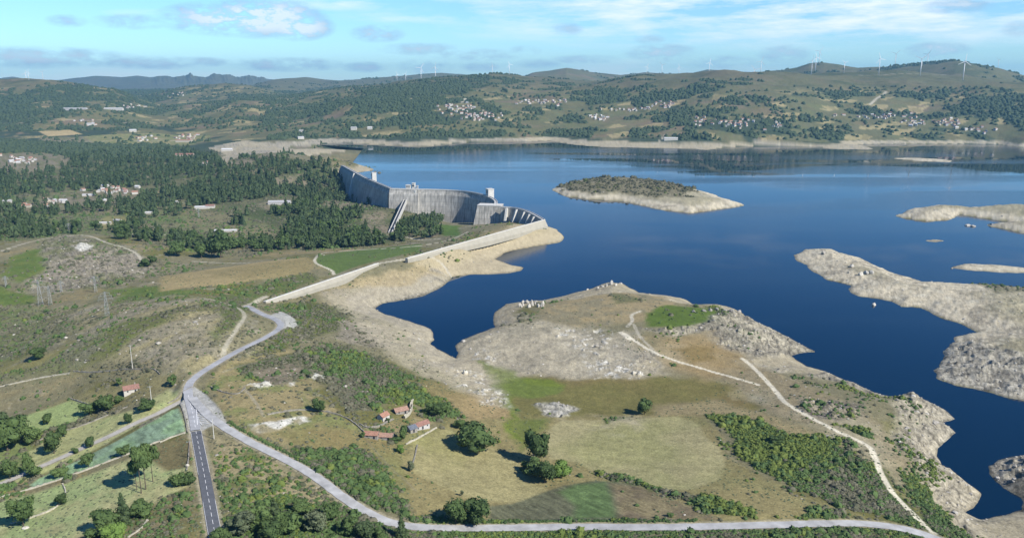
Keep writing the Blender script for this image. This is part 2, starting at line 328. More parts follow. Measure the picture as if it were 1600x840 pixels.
# ------------------------------------------------------------------ roads and tracks (pixel polylines on the ground)
def smooth_path(p, step=3.0):
    p = np.array(p, float)
    for _ in range(3):
        q = [p[0]]
        for i in range(len(p) - 1):
            q += [p[i] * .75 + p[i + 1] * .25, p[i] * .25 + p[i + 1] * .75]
        q.append(p[-1]); p = np.array(q)
    s = np.r_[0, np.cumsum(np.hypot(*np.diff(p[:, :2], axis=0).T))]
    t = np.arange(0, s[-1], step); t = np.r_[t, s[-1]]
    return np.c_[np.interp(t, s, p[:, 0]), np.interp(t, s, p[:, 1])]
ROADS = {
 'asphalt_road': (hp([(342, 860), (336, 834), (328, 790), (319, 740), (312, 705), (306, 672)]), 5.8),
 'junction_road': (hp([(306, 672), (301, 640), (293, 616), (296, 600), (312, 581), (340, 563), (370, 549), (402, 533), (425, 522), (440, 513), (438, 505), (428, 497), (410, 489), (392, 482), (384, 479)]), 5.6),
 'gravel_road': (hp([(300, 622), (318, 640), (340, 660), (380, 684), (430, 709), (475, 733), (505, 752), (535, 775), (560, 792), (590, 808), (620, 817), (655, 822), (700, 825), (780, 827), (850, 826), (920, 823), (1000, 822), (1100, 821), (1200, 818), (1290, 815), (1340, 815), (1380, 819), (1415, 826), (1450, 838), (1500, 860)]), 5.6),
 'farm_lane': (hp([(u_, v_ - 2.5) for u_, v_ in [(288, 622), (270, 631), (245, 645), (215, 660), (175, 682), (125, 705), (75, 728), (25, 751), (-20, 772)]]), 3.6),
}
TRACKS = [  # (pixels, width m, brightness)
 ([(345, 560), (352, 540), (366, 520), (378, 503), (384, 493), (376, 483), (360, 476), (340, 470), (318, 466)], 3.2, .8), ([(384, 479), (400, 470), (416, 463)], 5, .9),
 ([(975, 520), (995, 535), (1015, 547), (1050, 562), (1100, 576), (1147, 589), (1185, 601)], 3.0, 1.2), ([(970, 519), (985, 530)], 4.0, 1.2),
 ([(980, 510), (990, 500), (984, 492), (1000, 486)], 3.2, 1.0), ([(990, 506), (1000, 528), (1020, 545)], 2.8, .8),
 ([(1160, 560), (1173, 569), (1192, 588), (1213, 611), (1225, 628), (1239, 637), (1279, 659), (1314, 677), (1345, 689), (1360, 698), (1367, 714), (1376, 739), (1388, 760), (1402, 778), (1420, 796), (1440, 815), (1458, 836)], 3.6, 1.15),
 ([(380, 605), (392, 618), (404, 634), (412, 650)], 2.0, .6), ([(522, 429), (519, 422), (503, 416), (490, 410), (495, 400), (505, 395), (530, 392), (584, 389)], 3.5, 1.0),
 ([(619, 366), (650, 374), (687, 373)], 3.5, 1.0), ([(584, 389), (637, 386), (664, 383), (700, 376), (731, 362)], 3.5, 1.0),
 ([(0, 393), (30, 383), (60, 375), (100, 368), (140, 367), (165, 380), (200, 388), (215, 397), (222, 407)], 4.5, .85), ([(200, 366), (240, 364), (290, 370), (360, 370)], 4, .9),
 ([(300, 408), (340, 410), (400, 410)], 4, .8), ([(312, 464), (280, 462), (200, 468)], 2.5, .5), ([(0, 228), (60, 222), (140, 221), (300, 219)], 8, .8), ([(0, 193), (60, 190), (200, 192)], 9, .6),
 ([(560, 670), (600, 720), (650, 765)], 1.5, .35), ([(1360, 163), (1376, 150), (1385, 143)], 12, .9), ([(1340, 118), (1400, 115), (1500, 119)], 14, .6), ([(722, 160), (728, 152)], 12, .9),
 ([(0, 540), (60, 528), (110, 517)], 2.5, .45), ([(640, 400), (660, 400), (690, 408), (705, 432)], 3.0, .9), ([(584, 413), (600, 410), (620, 407), (642, 403)], 4.5, 1.0), ([(545, 545), (470, 552), (400, 565), (350, 580)], 2.0, .5), ([(1040, 210), (1030, 222), (1010, 226)], 8, .8)]
TRK = [(smooth_path(hp(p), 5.0), w, b) for p, w, b in TRACKS]
RD = {k: (smooth_path(p), w) for k, (p, w) in ROADS.items()}
droad = np.full(X.shape, 99.0)
nm = RR < 1300
for k, (p, w) in RD.items():
    m = nm & (X > p[:, 0].min() - 25) & (X < p[:, 0].max() + 25) & (Y > p[:, 1].min() - 25) & (Y < p[:, 1].max() + 25)
    droad[m] = np.minimum(droad[m], dseg(segs_of(list(map(tuple, p[::2])) + [tuple(p[-1])], False), X[m], Y[m]) - w / 2)

# ------------------------------------------------------------------ ground cover
c = lambda *v: np.array(v)
SAND = c(.40, .355, .265); GRAN = c(.30, .28, .24); DRYG = c(.30, .245, .13); OLIVE = c(.165, .16, .06); GREEN = c(.085, .135, .03); HEATH = c(.18, .168, .105)
SCRUB = c(.05, .07, .026); HAY = c(.30, .275, .155); LAWN = c(.22, .25, .10); WHITE = c(.66, .65, .62); GRAVEL = c(.37, .37, .36); BROWN = c(.20, .14, .085)
HILL = c(.100, .104, .058); TEAL = c(.075, .19, .12); SOIL = c(.16, .15, .12); STRAW = c(.37, .30, .17)
n1 = fbm(X, Y, 90, 5, 300, 0.6); n2 = fbm(X, Y, 14, 4, 310, 0.65); n3 = fbm(X, Y, 3.2, 3, 320, 0.7); n4 = fbm(X, Y, 320, 4, 330, 0.6)
fine = fbm(X, Y, 1.4, 2, 340, 0.8) * sst(1300, 500, RR) + 0
n5 = fbm(X, Y, 1400, 4, 350)
def lay(A, colr, m): return A + (colr - A) * m[..., None]
C = np.zeros(X.shape + (3,)) + HEATH
C = lay(C, DRYG * .8, sst(-.1, .5, n1 + n2 * .4))
C = lay(C, OLIVE * .8, sst(0.0, .4, fbm(X, Y, 60, 4, 305) + n2 * .5))
C = lay(C, GRAN * .85, sst(0.25, .5, n2 - n1 * .3) * .6)
scrub = 0.07 + 0.55 * sst(0.0, .35, fbm(X, Y, 70, 4, 306) + n2 * .7)          # density of bushes
rock = 0.45 * sst(.1, .5, n2)
wood = np.zeros(X.shape)
# far country beyond the lake and to the left
fc = sst(2350, 2900, RR)
fv, fe = cells(X + n1 * 60, (Y + n1 * 60) * 1.3, 75.0, 500); fv2, fe2 = cells(X + n1 * 30, Y + n1 * 30, 48, 520)
woodn = fbm(X, Y * .8, 520, 5, 540, .6) + fbm(X, Y, 95, 4, 545) * .75
CF = np.zeros(X.shape + (3,)) + HILL * 1.15
CF = lay(CF, c(.15, .14, .075), sst(-.1, .45, n4 + n1 * .7))
CF = lay(CF, c(.18, .135, .10), sst(.1, .45, fbm(X, Y, 200, 4, 560) + n1 * .4) * .7)
CF = lay(CF, c(.125, .14, .068), ((fv > .62) & (fe > .05)) * sst(300, 120, Z) * .6)
CF = lay(CF, c(.34, .29, .16), ((fv < .16) & (fe > .05)) * sst(230, 130, Z) * .7)
CF = lay(CF, c(.13, .12, .06), ((fv2 < .3) & (fe2 > .04)) * .5)
lowv = sst(190, 120, Z)
topbare = sst(150, 205, Z)
azr = sst(-.45, -.1, AZ)
# coordinates in the land of the photo, only to say which hillside is wooded
woodF = sst(.0, .16, woodn + .13 * azr - .01 - topbare * .42) * fc
CF = lay(CF, HILL * 1.0, topbare * .7 * (RR < 7000) * azr); CF = lay(CF, c(.15, .125, .085), topbare * sst(.1, .4, fbm(X, Y, 150, 4, 571, .65)) * .5); CF = lay(CF, c(.06, .075, .035), topbare * sst(.08, .3, fbm(X, Y, 240, 5, 572, .65)) * .7)
CF = lay(CF, c(.045, .065, .04), woodF)
CF = lay(CF, c(.10, .11, .075), sst(7000, 9000, RR) * .8)
C = lay(C, CF, fc)
scrub = scrub * (1 - fc); rock = rock * (1 - fc) ; wood = woodF * (Z > 14)
# warped positions: natural edges wander, field edges hardly
XW = X + n2 * 7 + fbm(X, Y, 45, 3, 360) * 9; YW = Y + fbm(X, Y, 14, 4, 370) * 7 + fbm(X, Y, 45, 3, 380) * 9
XF = X + fine * .4; YF = Y + n3 * .5
def region(px, soft, warp=True, world_pts=None):
    poly = hp(px) if world_pts is None else world_pts
    pa = np.array(poly); mg = soft * 2 + (30 if warp else 6)
    m = (X > pa[:, 0].min() - mg) & (X < pa[:, 0].max() + mg) & (Y > pa[:, 1].min() - mg) & (Y < pa[:, 1].max() + mg)
    xx = (XW if warp else XF)[m]; yy = (YW if warp else YF)[m]
    d = dseg(segs_of(poly), xx, yy); s = np.where(pip(poly, xx, yy), d, -d)
    M = np.zeros(X.shape); M[m] = sst(-soft, soft, s); return M
def paint(px, colr, soft=4, warp=True, sc=None, rk=None, op=1.0, var=.0, alt=None, wd=None, altn=None):
    global C, scrub, rock, wood
    M = region(px, soft, warp) * op
    cc = np.zeros(X.shape + (3,)) + colr
    if alt is not None: cc = lay(cc, alt, sst(-.2, .35, altn if altn is not None else (n1 * .5 + n2)))
    C = lay(C, cc, M)
    if sc is not None: scrub = scrub * (1 - M) + sc * M
    if rk is not None: rock = rock * (1 - M) + rk * M
    if wd is not None: wood = wood * (1 - M) + wd * M
    return M
L1 = 6
# --- left side, valley and its villages
paint([(-60, 215), (60, 222), (180, 227), (250, 226), (330, 243), (400, 247), (470, 250), (530, 262), (545, 300), (610, 312), (640, 330), (690, 345), (640, 370), (590, 384), (490, 390), (430, 372), (400, 345), (330, 335), (250, 300), (130, 296), (60, 305), (-60, 305)],
      c(.07, .09, .04), 15, sc=.75, rk=.2, wd=.85, alt=c(.13, .13, .075), altn=n1)
paint([(-60, 302), (60, 305), (130, 296), (220, 296), (300, 325), (410, 345), (470, 385), (400, 400), (330, 400), (230, 380), (150, 365), (60, 372), (-60, 390)], c(.125, .15, .068), 12, sc=.9, rk=.15, wd=.32, alt=c(.17, .155, .095), altn=n1)
for q in ([(425, 278), (470, 272), (480, 292), (440, 300)], [(500, 314), (560, 312), (575, 330), (520, 332)], [(560, 338), (600, 330), (612, 368), (570, 372)], [(640, 362), (690, 352), (680, 372), (640, 374)], [(395, 320), (440, 312), (460, 322), (420, 330)]): paint(q, c(.22, .19, .14), 7, sc=.4, rk=.6, wd=.15, alt=c(.12, .13, .07), altn=n2)
for q in ([(0, 330), (60, 312), (120, 300), (215, 296), (225, 310), (160, 322), (90, 330)], [(-10, 240), (60, 238), (110, 244), (105, 262), (60, 270), (-10, 268)], [(60, 215), (200, 212), (320, 214), (330, 222), (180, 224), (60, 222)], [(340, 240), (395, 250), (400, 262), (350, 262)],
          [(440, 225), (500, 226), (520, 245), (430, 250), (400, 247)]):
    paint(q, c(.20, .175, .13), 8, sc=.25, rk=.2, wd=.06, alt=c(.12, .13, .06), altn=n2)
paint([(60, 205), (110, 203), (130, 210), (75, 213)], STRAW, 6, False, sc=0, wd=0)
paint([(130, 213), (240, 208), (330, 212), (300, 226), (150, 226)], c(.17, .19, .08), 10, sc=.1, wd=.05, alt=c(.25, .22, .12), altn=n2)
paint([(60, 383), (100, 366), (150, 372), (215, 392), (250, 420), (180, 450), (60, 450), (10, 420)], c(.27, .245, .20), 9, sc=.35, rk=.9, wd=0, alt=c(.16, .165, .09), altn=n1 + n2)
paint([(105, 385), (125, 380), (142, 388), (120, 394)], WHITE, 2.5, sc=0, rk=1, op=.8)
paint([(150, 350), (165, 338), (195, 338), (205, 350), (160, 360)], c(.2, .19, .09), 4, False, sc=.1, wd=0)
for q in ([(-40, 448), (10, 447), (55, 462), (58, 475), (0, 480), (-40, 470)], [(165, 452), (240, 446), (300, 455), (260, 470), (180, 470)], [(20, 400), (60, 388), (80, 420), (40, 440), (0, 430)]):
    paint(q, GREEN * c(1.2, 1.1, 1.2), 6, sc=.15, rk=0, alt=c(.12, .15, .04), altn=n2)
paint([(-40, 480), (60, 480), (180, 500), (160, 530), (120, 570), (0, 600), (-40, 600)], c(.14, .165, .07), 10, sc=.7, rk=.2, alt=HEATH, altn=n1)
paint([(90, 480), (200, 470), (330, 468), (380, 500), (350, 560), (300, 580), (200, 560), (130, 540)], c(.28, .25, .15), 12, sc=.16, rk=.5, alt=c(.235, .215, .15), altn=n1 + n2 * .9)
paint([(100, 545), (150, 520), (240, 490), (300, 480), (260, 500), (180, 550), (100, 580)], c(.12, .14, .05), 7, sc=.45, rk=.1)
paint([(0, 565), (60, 550), (120, 520), (125, 535), (70, 570), (0, 590)], c(.19, .18, .08), 5, sc=.1, rk=.1)
paint([(180, 600), (240, 585), (290, 590), (285, 610), (240, 620), (190, 640), (100, 655), (60, 640), (100, 620)], c(.21, .19, .10), 6, sc=.12, rk=.2, alt=c(.16, .15, .08), altn=n2)
paint([(20, 655), (110, 625), (150, 632), (140, 650), (70, 672), (30, 690)], c(.26, .32, .14), 2.5, False, sc=0, rk=0)
paint([(0, 720), (55, 700), (80, 680), (150, 655), (210, 640), (262, 608), (280, 615), (262, 632), (190, 678), (110, 722), (20, 757), (-40, 768), (-40, 730)], c(.33, .34, .17), 2.5, False, sc=0, rk=0, alt=c(.22, .29, .12), altn=n1 + n2 * .5)
paint([(-40, 700), (40, 690), (62, 712), (40, 745), (-40, 765)], c(.18, .22, .09), 4, sc=.12, rk=0)
paint([(-40, 790), (60, 768), (150, 737), (215, 712), (262, 722), (300, 730), (295, 760), (245, 790), (180, 812), (120, 840), (100, 870), (-40, 870)], c(.36, .35, .19), 2.5, False, sc=0, rk=0, alt=c(.26, .32, .15), altn=n1 + n2 * .5)
paint([(205, 712), (245, 698), (290, 680), (296, 690), (298, 728), (262, 736), (240, 722)], c(.155, .135, .07), 2.0, False, sc=0, rk=0)
paint([(240, 790), (300, 760), (305, 800), (318, 850), (120, 870), (150, 825)], c(.19, .165, .10), 4, sc=.3, rk=.2, alt=c(.1, .11, .05), altn=n2)
MT = paint([(42, 760), (60, 747), (100, 729), (150, 705), (200, 679), (250, 652), (268, 640), (278, 638), (284, 648), (290, 674), (225, 697), (200, 709), (150, 727), (100, 746), (50, 762)], c(.20, .28, .20), 1.2, False, sc=0, rk=0, alt=c(.22, .33, .19), altn=n2)
Uq = (X * .55 + Y * .83); Vq = (X * .83 - Y * .55); strike = fbm(Uq / 3.2, Vq, 22, 5, 880, .62)
ML = region([(60, 480), (200, 462), (340, 466), (385, 500), (350, 560), (290, 590), (150, 570), (60, 560), (0, 600), (0, 490)], 14)
C = lay(C, c(.225, .21, .175), ML * sst(.08, .32, strike) * .6); rock = np.maximum(rock, .5 * ML * sst(.08, .3, strike)); C = lay(C, c(.12, .13, .055), ML * sst(.1, .32, -strike) * .8); scrub = np.maximum(scrub, ML * sst(.12, .35, -strike) * .6)
# --- slopes round the junction
paint([(320, 600), (345, 570), (440, 540), (480, 560), (500, 620), (560, 660), (640, 690), (640, 720), (520, 690), (440, 700), (380, 670), (340, 640)], c(.26, .22, .12), 5, sc=.1, rk=.15, alt=c(.17, .18, .075), altn=n1 + n2)
paint([(430, 680), (540, 665), (620, 690), (650, 720), (650, 770), (630, 790), (600, 740), (540, 700), (470, 705)], c(.19, .185, .08), 5, sc=.03, rk=.05, alt=c(.2, .165, .08), altn=n1)
paint([(335, 680), (430, 720), (500, 765), (560, 800), (620, 830), (600, 870), (340, 870), (325, 760)], c(.28, .245, .15), 4, sc=.28, rk=.2, alt=c(.13, .14, .06), altn=n2 + n1 * .3)
paint([(340, 850), (385, 800), (450, 780), (520, 780), (560, 800), (640, 828), (660, 870), (340, 880)], c(.08, .09, .045), 4, sc=.85, rk=.1)
paint([(640, 832), (800, 834), (1000, 830), (1200, 826), (1420, 834), (1440, 880), (640, 880)], c(.09, .10, .045), 3, sc=.75, rk=.1, alt=c(.2, .18, .11), altn=n1 + n2)
paint([(375, 575), (430, 555), (480, 545), (545, 540), (600, 562), (660, 590), (708, 612), (718, 650), (690, 668), (640, 630), (590, 625), (560, 640), (520, 605), (480, 590), (400, 600)], SCRUB, 5, sc=1.0, rk=.1)
paint([(510, 600), (560, 590), (620, 620), (600, 640), (560, 640)], c(.13, .125, .09), 5, sc=.55, rk=.3)
paint([(400, 575), (470, 565), (485, 580), (440, 600), (390, 600)], c(.2, .175, .13), 4, sc=.15, rk=.5)
for q in ([(370, 600), (400, 594), (425, 600), (400, 606)], [(485, 588), (512, 586), (512, 594), (490, 595)], [(452, 594), (462, 593), (462, 598), (453, 599)]): paint(q, WHITE, 1.6, sc=0, rk=1, op=.75)
paint([(408, 662), (440, 655), (482, 652), (488, 660), (455, 668), (440, 675), (410, 678)], WHITE * .9, 2.2, sc=0, rk=.5, alt=c(.30, .27, .18), altn=fbm(X, Y, 8, 3, 333) * 1.3)
paint([(420, 533), (455, 500), (445, 475), (480, 470), (530, 478), (550, 495), (540, 515), (505, 520), (470, 530), (430, 548), (405, 555)], c(.08, .10, .03), 4, sc=.9, rk=.1, alt=c(.12, .14, .04), altn=n2)
paint([(540, 500), (600, 510), (620, 545), (560, 540), (520, 530)], c(.22, .2, .16), 5, sc=.25, rk=.5)
paint([(465, 705), (530, 694), (560, 705), (600, 742), (625, 780), (632, 815), (600, 800), (560, 788), (520, 755), (470, 722)], c(.065, .09, .03), 2.5, sc=1.0, rk=0)
paint([(500, 728), (540, 725), (560, 745), (530, 750)], c(.15, .16, .05), 3, sc=.5)
paint([(345, 595), (318, 608), (352, 652), (420, 700), (500, 745), (560, 785), (610, 812), (560, 790), (470, 742), (400, 700), (335, 660), (305, 610)], c(.1, .105, .05), 1.0, False, sc=.6, rk=.1, op=.5)
# --- fields between the valley and the dam
paint([(250, 432), (330, 420), (400, 410), (480, 402), (490, 412), (478, 428), (400, 437), (340, 447), (250, 456)], STRAW * c(.85, .85, .8), 4, False, sc=0, rk=0, alt=c(.24, .20, .10), altn=n1)
paint([(495, 402), (530, 394), (590, 387), (660, 381), (655, 392), (600, 405), (560, 415), (524, 429), (512, 420), (492, 412)], c(.095, .14, .04), 3, False, sc=.05, rk=0)
paint([(685, 350), (720, 352), (715, 370), (690, 368)], c(.09, .15, .035), 4, sc=.1, rk=0)
paint([(330, 470), (380, 448), (420, 440), (480, 425), (500, 435), (420, 462), (380, 480), (384, 500), (340, 540), (350, 500)], c(.10, .12, .045), 5, sc=.65, rk=.1)
# --- the shore meadows
paint([(640, 590), (700, 600), (780, 620), (790, 650), (800, 690), (760, 680), (720, 650)], c(.29, .225, .12), 5, sc=0, rk=.05, alt=c(.2, .17, .08), altn=n1)
paint([(620, 680), (690, 655), (790, 650), (900, 640), (1050, 640), (1090, 645), (1130, 700), (1180, 740), (1280, 790), (1340, 812), (1100, 815), (640, 820), (625, 740)], c(.23, .20, .10), 4, sc=.02, rk=.05, alt=c(.18, .175, .08), altn=n1)
paint([(780, 600), (840, 583), (980, 590), (1090, 588), (1180, 605), (1190, 640), (1140, 650), (1080, 645), (1010, 650), (870, 650), (800, 655)], c(.145, .135, .05), 7, sc=0, rk=0, alt=c(.17, .135, .06), altn=n1)
paint([(1010, 636), (1120, 625), (1290, 680), (1330, 712), (1290, 700), (1180, 655), (1100, 645), (1010, 652)], c(.25, .21, .12), 6, sc=0, rk=.05)
paint([(1090, 500), (1180, 560), (1260, 600), (1390, 680), (1440, 780), (1390, 740), (1300, 680), (1200, 640), (1140, 600), (1080, 570)], c(.235, .20, .13), 8, sc=.03, rk=.25, alt=c(.29, .27, .2), altn=n1)
paint([(790, 590), (850, 590), (895, 598), (880, 612), (830, 620), (803, 612), (795, 650), (805, 690), (786, 690), (782, 630)], c(.13, .17, .03), 4, sc=0, rk=0)
paint([(795, 655), (860, 655), (830, 690), (800, 700)], c(.12, .145, .04), 5, sc=0, rk=0)
paint([(850, 478), (950, 452), (1060, 470), (1060, 500), (1000, 500), (900, 512), (845, 505)], c(.285, .235, .14), 8, sc=.02, rk=.15, alt=c(.2, .18, .12), altn=n2)
paint([(960, 458), (1010, 470), (960, 474)], c(.12, .125, .06), 4, sc=.2, op=.8)
paint([(1000, 488), (1040, 475), (1110, 482), (1155, 492), (1130, 504), (1080, 512), (1010, 508)], c(.085, .13, .025), 4, sc=.12, rk=0)
paint([(1110, 478), (1150, 480), (1160, 495), (1130, 500)], c(.06, .075, .03), 4, sc=.95, rk=.2)
paint([(1030, 528), (1110, 522), (1160, 545), (1160, 575), (1100, 592), (1040, 575)], c(.25, .19, .10), 14, sc=0, rk=.05, alt=c(.30, .25, .16), altn=n1)
paint([(1050, 545), (1110, 542), (1130, 560), (1090, 570)], c(.19, .14, .055), 6, sc=0, op=.8)
paint([(930, 550), (970, 542), (985, 553), (940, 562)], c(.27, .19, .09), 4, op=.8)
paint([(1130, 612), (1165, 612), (1170, 625), (1140, 626)], c(.25, .22, .13), 2, op=.6)
paint([(835, 633), (870, 628), (905, 637), (890, 648), (850, 650)], c(.40, .39, .36), 3, rk=1, sc=.05)
paint([(1245, 620), (1330, 625), (1335, 650), (1270, 655)], c(.17, .155, .14), 7, rk=.8, sc=.3, alt=c(.3, .27, .2), altn=n2)
HM = paint([(850, 690), (862, 665), (880, 656), (960, 655), (1060, 650), (1092, 662), (1100, 680), (1125, 700), (1133, 725), (1125, 748), (1080, 764), (1010, 766), (940, 745), (905, 722), (860, 716)], HAY, 2.0, False, sc=0, rk=0, alt=c(.25, .245, .12), altn=n1)
HM2 = paint([(640, 690), (700, 668), (735, 690), (775, 702), (830, 735), (855, 755), (850, 775), (810, 785), (740, 780), (690, 760), (645, 735)], HAY * c(.97, .96, .9), 2.5, False, sc=0, rk=0, alt=c(.23, .22, .10), altn=n1 + n2 * .4)
GM = paint([(765, 790), (800, 786), (850, 768), (880, 758), (930, 750), (990, 755), (1030, 780), (1060, 812), (900, 816), (765, 815)], c(.12, .125, .08), 1.5, False, sc=0, rk=0)
paint([(872, 768), (900, 756), (945, 752), (956, 775), (962, 808), (895, 810), (900, 790)], c(.10, .165, .06), 3, False, op=.8)
paint([(955, 755), (1000, 760), (1080, 790), (1130, 812), (970, 812)], c(.165, .135, .09), 3, False, sc=.02, alt=c(.2, .17, .1), altn=n2)
paint([(1090, 643), (1140, 645), (1190, 660), (1240, 676), (1300, 688), (1340, 712), (1370, 730), (1400, 770), (1432, 805), (1440, 828), (1400, 818), (1350, 806), (1290, 792), (1250, 765), (1190, 735), (1140, 700), (1128, 672)], c(.055, .08, .022), 2.5, sc=1.0, rk=0)
paint([(1395, 728), (1425, 740), (1450, 765), (1500, 830), (1540, 880), (1450, 870), (1440, 800), (1410, 765)], SCRUB * 1.2, 2.5, sc=.95, rk=.1)
for q in ([(1060, 785), (1090, 778), (1180, 795), (1170, 806), (1100, 802)], [(1305, 664), (1340, 668), (1370, 690), (1350, 688)], [(925, 735), (950, 738), (1010, 758), (1090, 790), (1085, 794), (1000, 764), (930, 746)], [(1240, 800), (1300, 798), (1310, 808), (1240, 810)],
          [(935, 655), (975, 652), (975, 660), (940, 661)], [(640, 815), (760, 814), (1060, 812), (1060, 819), (640, 821)]):
    paint(q, SCRUB * 1.3, 2.0, sc=.9)
paint([(1520, 806), (1560, 800), (1600, 792), (1700, 800), (1700, 900), (1540, 880)], c(.14, .15, .06), 4, sc=.1, rk=.2)
# --- the drawn-down shore band: bare sand and granite below the old water line
ringw = np.minimum(shd, 900)
lvl = 8.5 + n1 * 3.0 + n2 * 1.5 + 1.5 * farshore
band = sst(lvl + 1.2, lvl - 1.2, Z) * (shd < 400) * (Z > -1) * (((inl) | (dsh < 260)))
downs = pip(up([(536, 262), (612, 296), (654, 297), (732, 300), (776, 320), (849, 344), (640, 403), (415, 471), (300, 520), (100, 500), (-300, 480), (-400, 250), (430, 250)], 18), X, Y)
band = band * (~downs)
band[RR > 4300] = 0
gr = sst(-.1, .4, fbm(X, Y, 130, 3, 600) + .2 * sst(900, 500, RR) + n2 * .5)
BC = np.zeros(X.shape + (3,)) + SAND
BC = lay(BC, GRAN * 1.1, gr * .85)
BC = lay(BC, c(.24, .225, .19), sst(.1, .5, n3 * .5 + n2 * .6) * .55)
BC = lay(BC, c(.50, .465, .38), sst(.25, .55, fbm(X, Y, 7, 4, 611, .7)) * .6); BC = BC * (1 - .04 * farshore[..., None]); BC = BC * (1 + .22 * vn(Z * 1.1 + n1 * .8, Z * 0, 620) * sst(3200, 1800, RR))[..., None]
keepgreen = np.clip(region([(740, 562), (790, 568), (815, 585), (830, 600), (895, 600), (885, 615), (830, 622), (800, 615), (785, 640), (780, 600), (760, 578)], 3), 0, 1)
olivek = region([(780, 600), (840, 583), (980, 590), (1090, 588), (1180, 605), (1190, 640), (1010, 650), (870, 650), (800, 690), (780, 690)], 8)
brk = region([(1030, 528), (1110, 522), (1160, 545), (1190, 600), (1100, 592), (1040, 575)], 6)
hk = region([(620, 585), (700, 595), (720, 650), (640, 650)], 6)
band = band * (1 - olivek) * (1 - brk) * (1 - .8 * hk)
C = lay(C, BC, band * .95)
C = lay(C, c(.12, .155, .04), keepgreen * .8)
scrub *= (1 - band); wood *= (1 - band); rock = np.maximum(rock * (1 - band), band * (.25 + .5 * gr))
# sand flat below the embankment, grey boulder shore in the bay
M = region([(650, 405), (760, 372), (852, 347), (890, 370), (800, 405), (825, 420), (770, 430), (706, 434), (690, 425), (650, 418)], 7)
C = lay(C, c(.42, .36, .25), M * .8 * (Z > 0)); rock = rock * (1 - M * .7)
M = region([(500, 460), (610, 425), (690, 430), (690, 450), (620, 470), (590, 480), (680, 520), (680, 545), (720, 562), (790, 592), (785, 640), (700, 600), (640, 575), (580, 530)], 8)
C = lay(C, lay(np.zeros(X.shape + (3,)) + c(.40, .36, .28), c(.31, .28, .225), sst(-.1, .4, n2)), M * .7 * (Z > 0)); rock = rock * (1 - M) + .36 * M; scrub *= 1 - M * .85
M = region([(600, 425), (655, 418), (690, 430), (640, 445), (560, 450), (520, 450)], 5); C = lay(C, c(.34, .28, .17), M * .75)
M = region([(715, 548), (760, 520), (845, 500), (960, 520), (1000, 515), (1000, 560), (960, 575), (1000, 590), (830, 585), (780, 572)], 8)
C = lay(C, lay(np.zeros(X.shape + (3,)) + c(.31, .285, .23), c(.38, .345, .27), sst(-.1, .4, n2)), M * .8); rock = rock * (1 - M) + .42 * M; scrub *= 1 - M * .9
M = region([(1100, 505), (1150, 485), (1200, 510), (1270, 550), (1190, 560), (1130, 540)], 6) + region([(1000, 512), (1080, 512), (1150, 500), (1160, 515), (1060, 525)], 4)
M = np.clip(M, 0, 1); C = lay(C, lay(np.zeros(X.shape + (3,)) + c(.25, .235, .205), c(.37, .345, .285), sst(-.1, .3, n2)), M * .8); rock = np.maximum(rock, M)
M = region([(1380, 620), (1425, 612), (1450, 625), (1497, 655), (1495, 676), (1464, 700), (1470, 726), (1533, 770), (1510, 800), (1530, 870), (1490, 810), (1440, 750), (1400, 690)], 6)
C = lay(C, lay(np.zeros(X.shape + (3,)) + c(.38, .35, .29), c(.26, .24, .2), sst(.0, .4, n2)), M * .8); rock = np.maximum(rock, M * .9)
M = region([(1536, 712), (1600, 704), (1700, 700), (1700, 800), (1600, 796), (1560, 800), (1545, 760)], 5) * (Z > 0); rock = np.maximum(rock, M); C = lay(C, lay(np.zeros(X.shape + (3,)) + c(.33, .31, .27), c(.17, .16, .145), sst(-.1, .2, n2)), M * .85)
# white boulder fields
wr = fbm(X, Y, 5, 3, 650, .7)
for q in ([(715, 572), (750, 578), (790, 612), (790, 635), (750, 625), (715, 595)], [(840, 633), (900, 635), (880, 648)], [(900, 540), (960, 560), (1000, 575), (1010, 590), (930, 590)], [(740, 545), (770, 548), (760, 565), (735, 560)], [(860, 515), (960, 515), (960, 545), (900, 540)]):
    M = region(q, 5) * sst(.08, .3, wr); C = lay(C, WHITE * .9, M * .85); rock = np.maximum(rock, M)
# islands
im = (isl_id > 0) & (Z > 0)
IC = np.zeros(X.shape + (3,)) + c(.44, .40, .32)
IC = lay(IC, c(.26, .235, .19), sst(-.0, .45, n2 + n1 * .4)); IC = lay(IC, c(.44, .42, .36), sst(.1, .45, fbm(X, Y, 9, 4, 613, .65)) * .7)
IC = IC * (1 + .2 * vn(Z * 1.2 + n1, Z * 0, 621))[..., None]; IC = lay(IC, c(.23, .215, .13), sst(6, 10, Z + n1 * 3) * .55)
C = np.where(im[..., None], IC, C); rock = np.where(im, .52 + .45 * (isl_id == 2) * sst(560, 480, Y - .0 * X) + 0 * rock, rock); scrub = np.where(im, 0, scrub); wood = np.where(im, 0, wood)
m1 = (isl_id == 1) * sst(7.2, 9.0, Z + n2 * 5 + n1 * 4 + np.clip((Y - np.mean([q[1] for q in isl[0][0]])) * .035, -4, 4) - np.clip((X - 290) * .02, 0, 4)); scrub = np.maximum(scrub, m1 * (.75 + .25 * sst(-.1, .2, n2))); rock = rock * (1 - .6 * (isl_id == 1)); C = lay(C, c(.13, .12, .075), m1 * .8)
M = region([(1500, 441), (1600, 443), (1700, 448), (1700, 458), (1560, 455)], 6); scrub = np.maximum(scrub, M * .7); C = lay(C, c(.11, .11, .06), M * .7)
M = region([(1466, 590), (1476, 550), (1500, 530), (1560, 540), (1640, 560), (1640, 635), (1560, 612), (1500, 600)], 6) * (Z > 0); rock = np.maximum(rock, M * 1.3); C = lay(C, lay(np.zeros(X.shape + (3,)) + c(.36, .345, .31), c(.17, .165, .155), sst(-.05, .2, fbm(X, Y * 2.2, 12, 4, 655, .6))), M * .8)
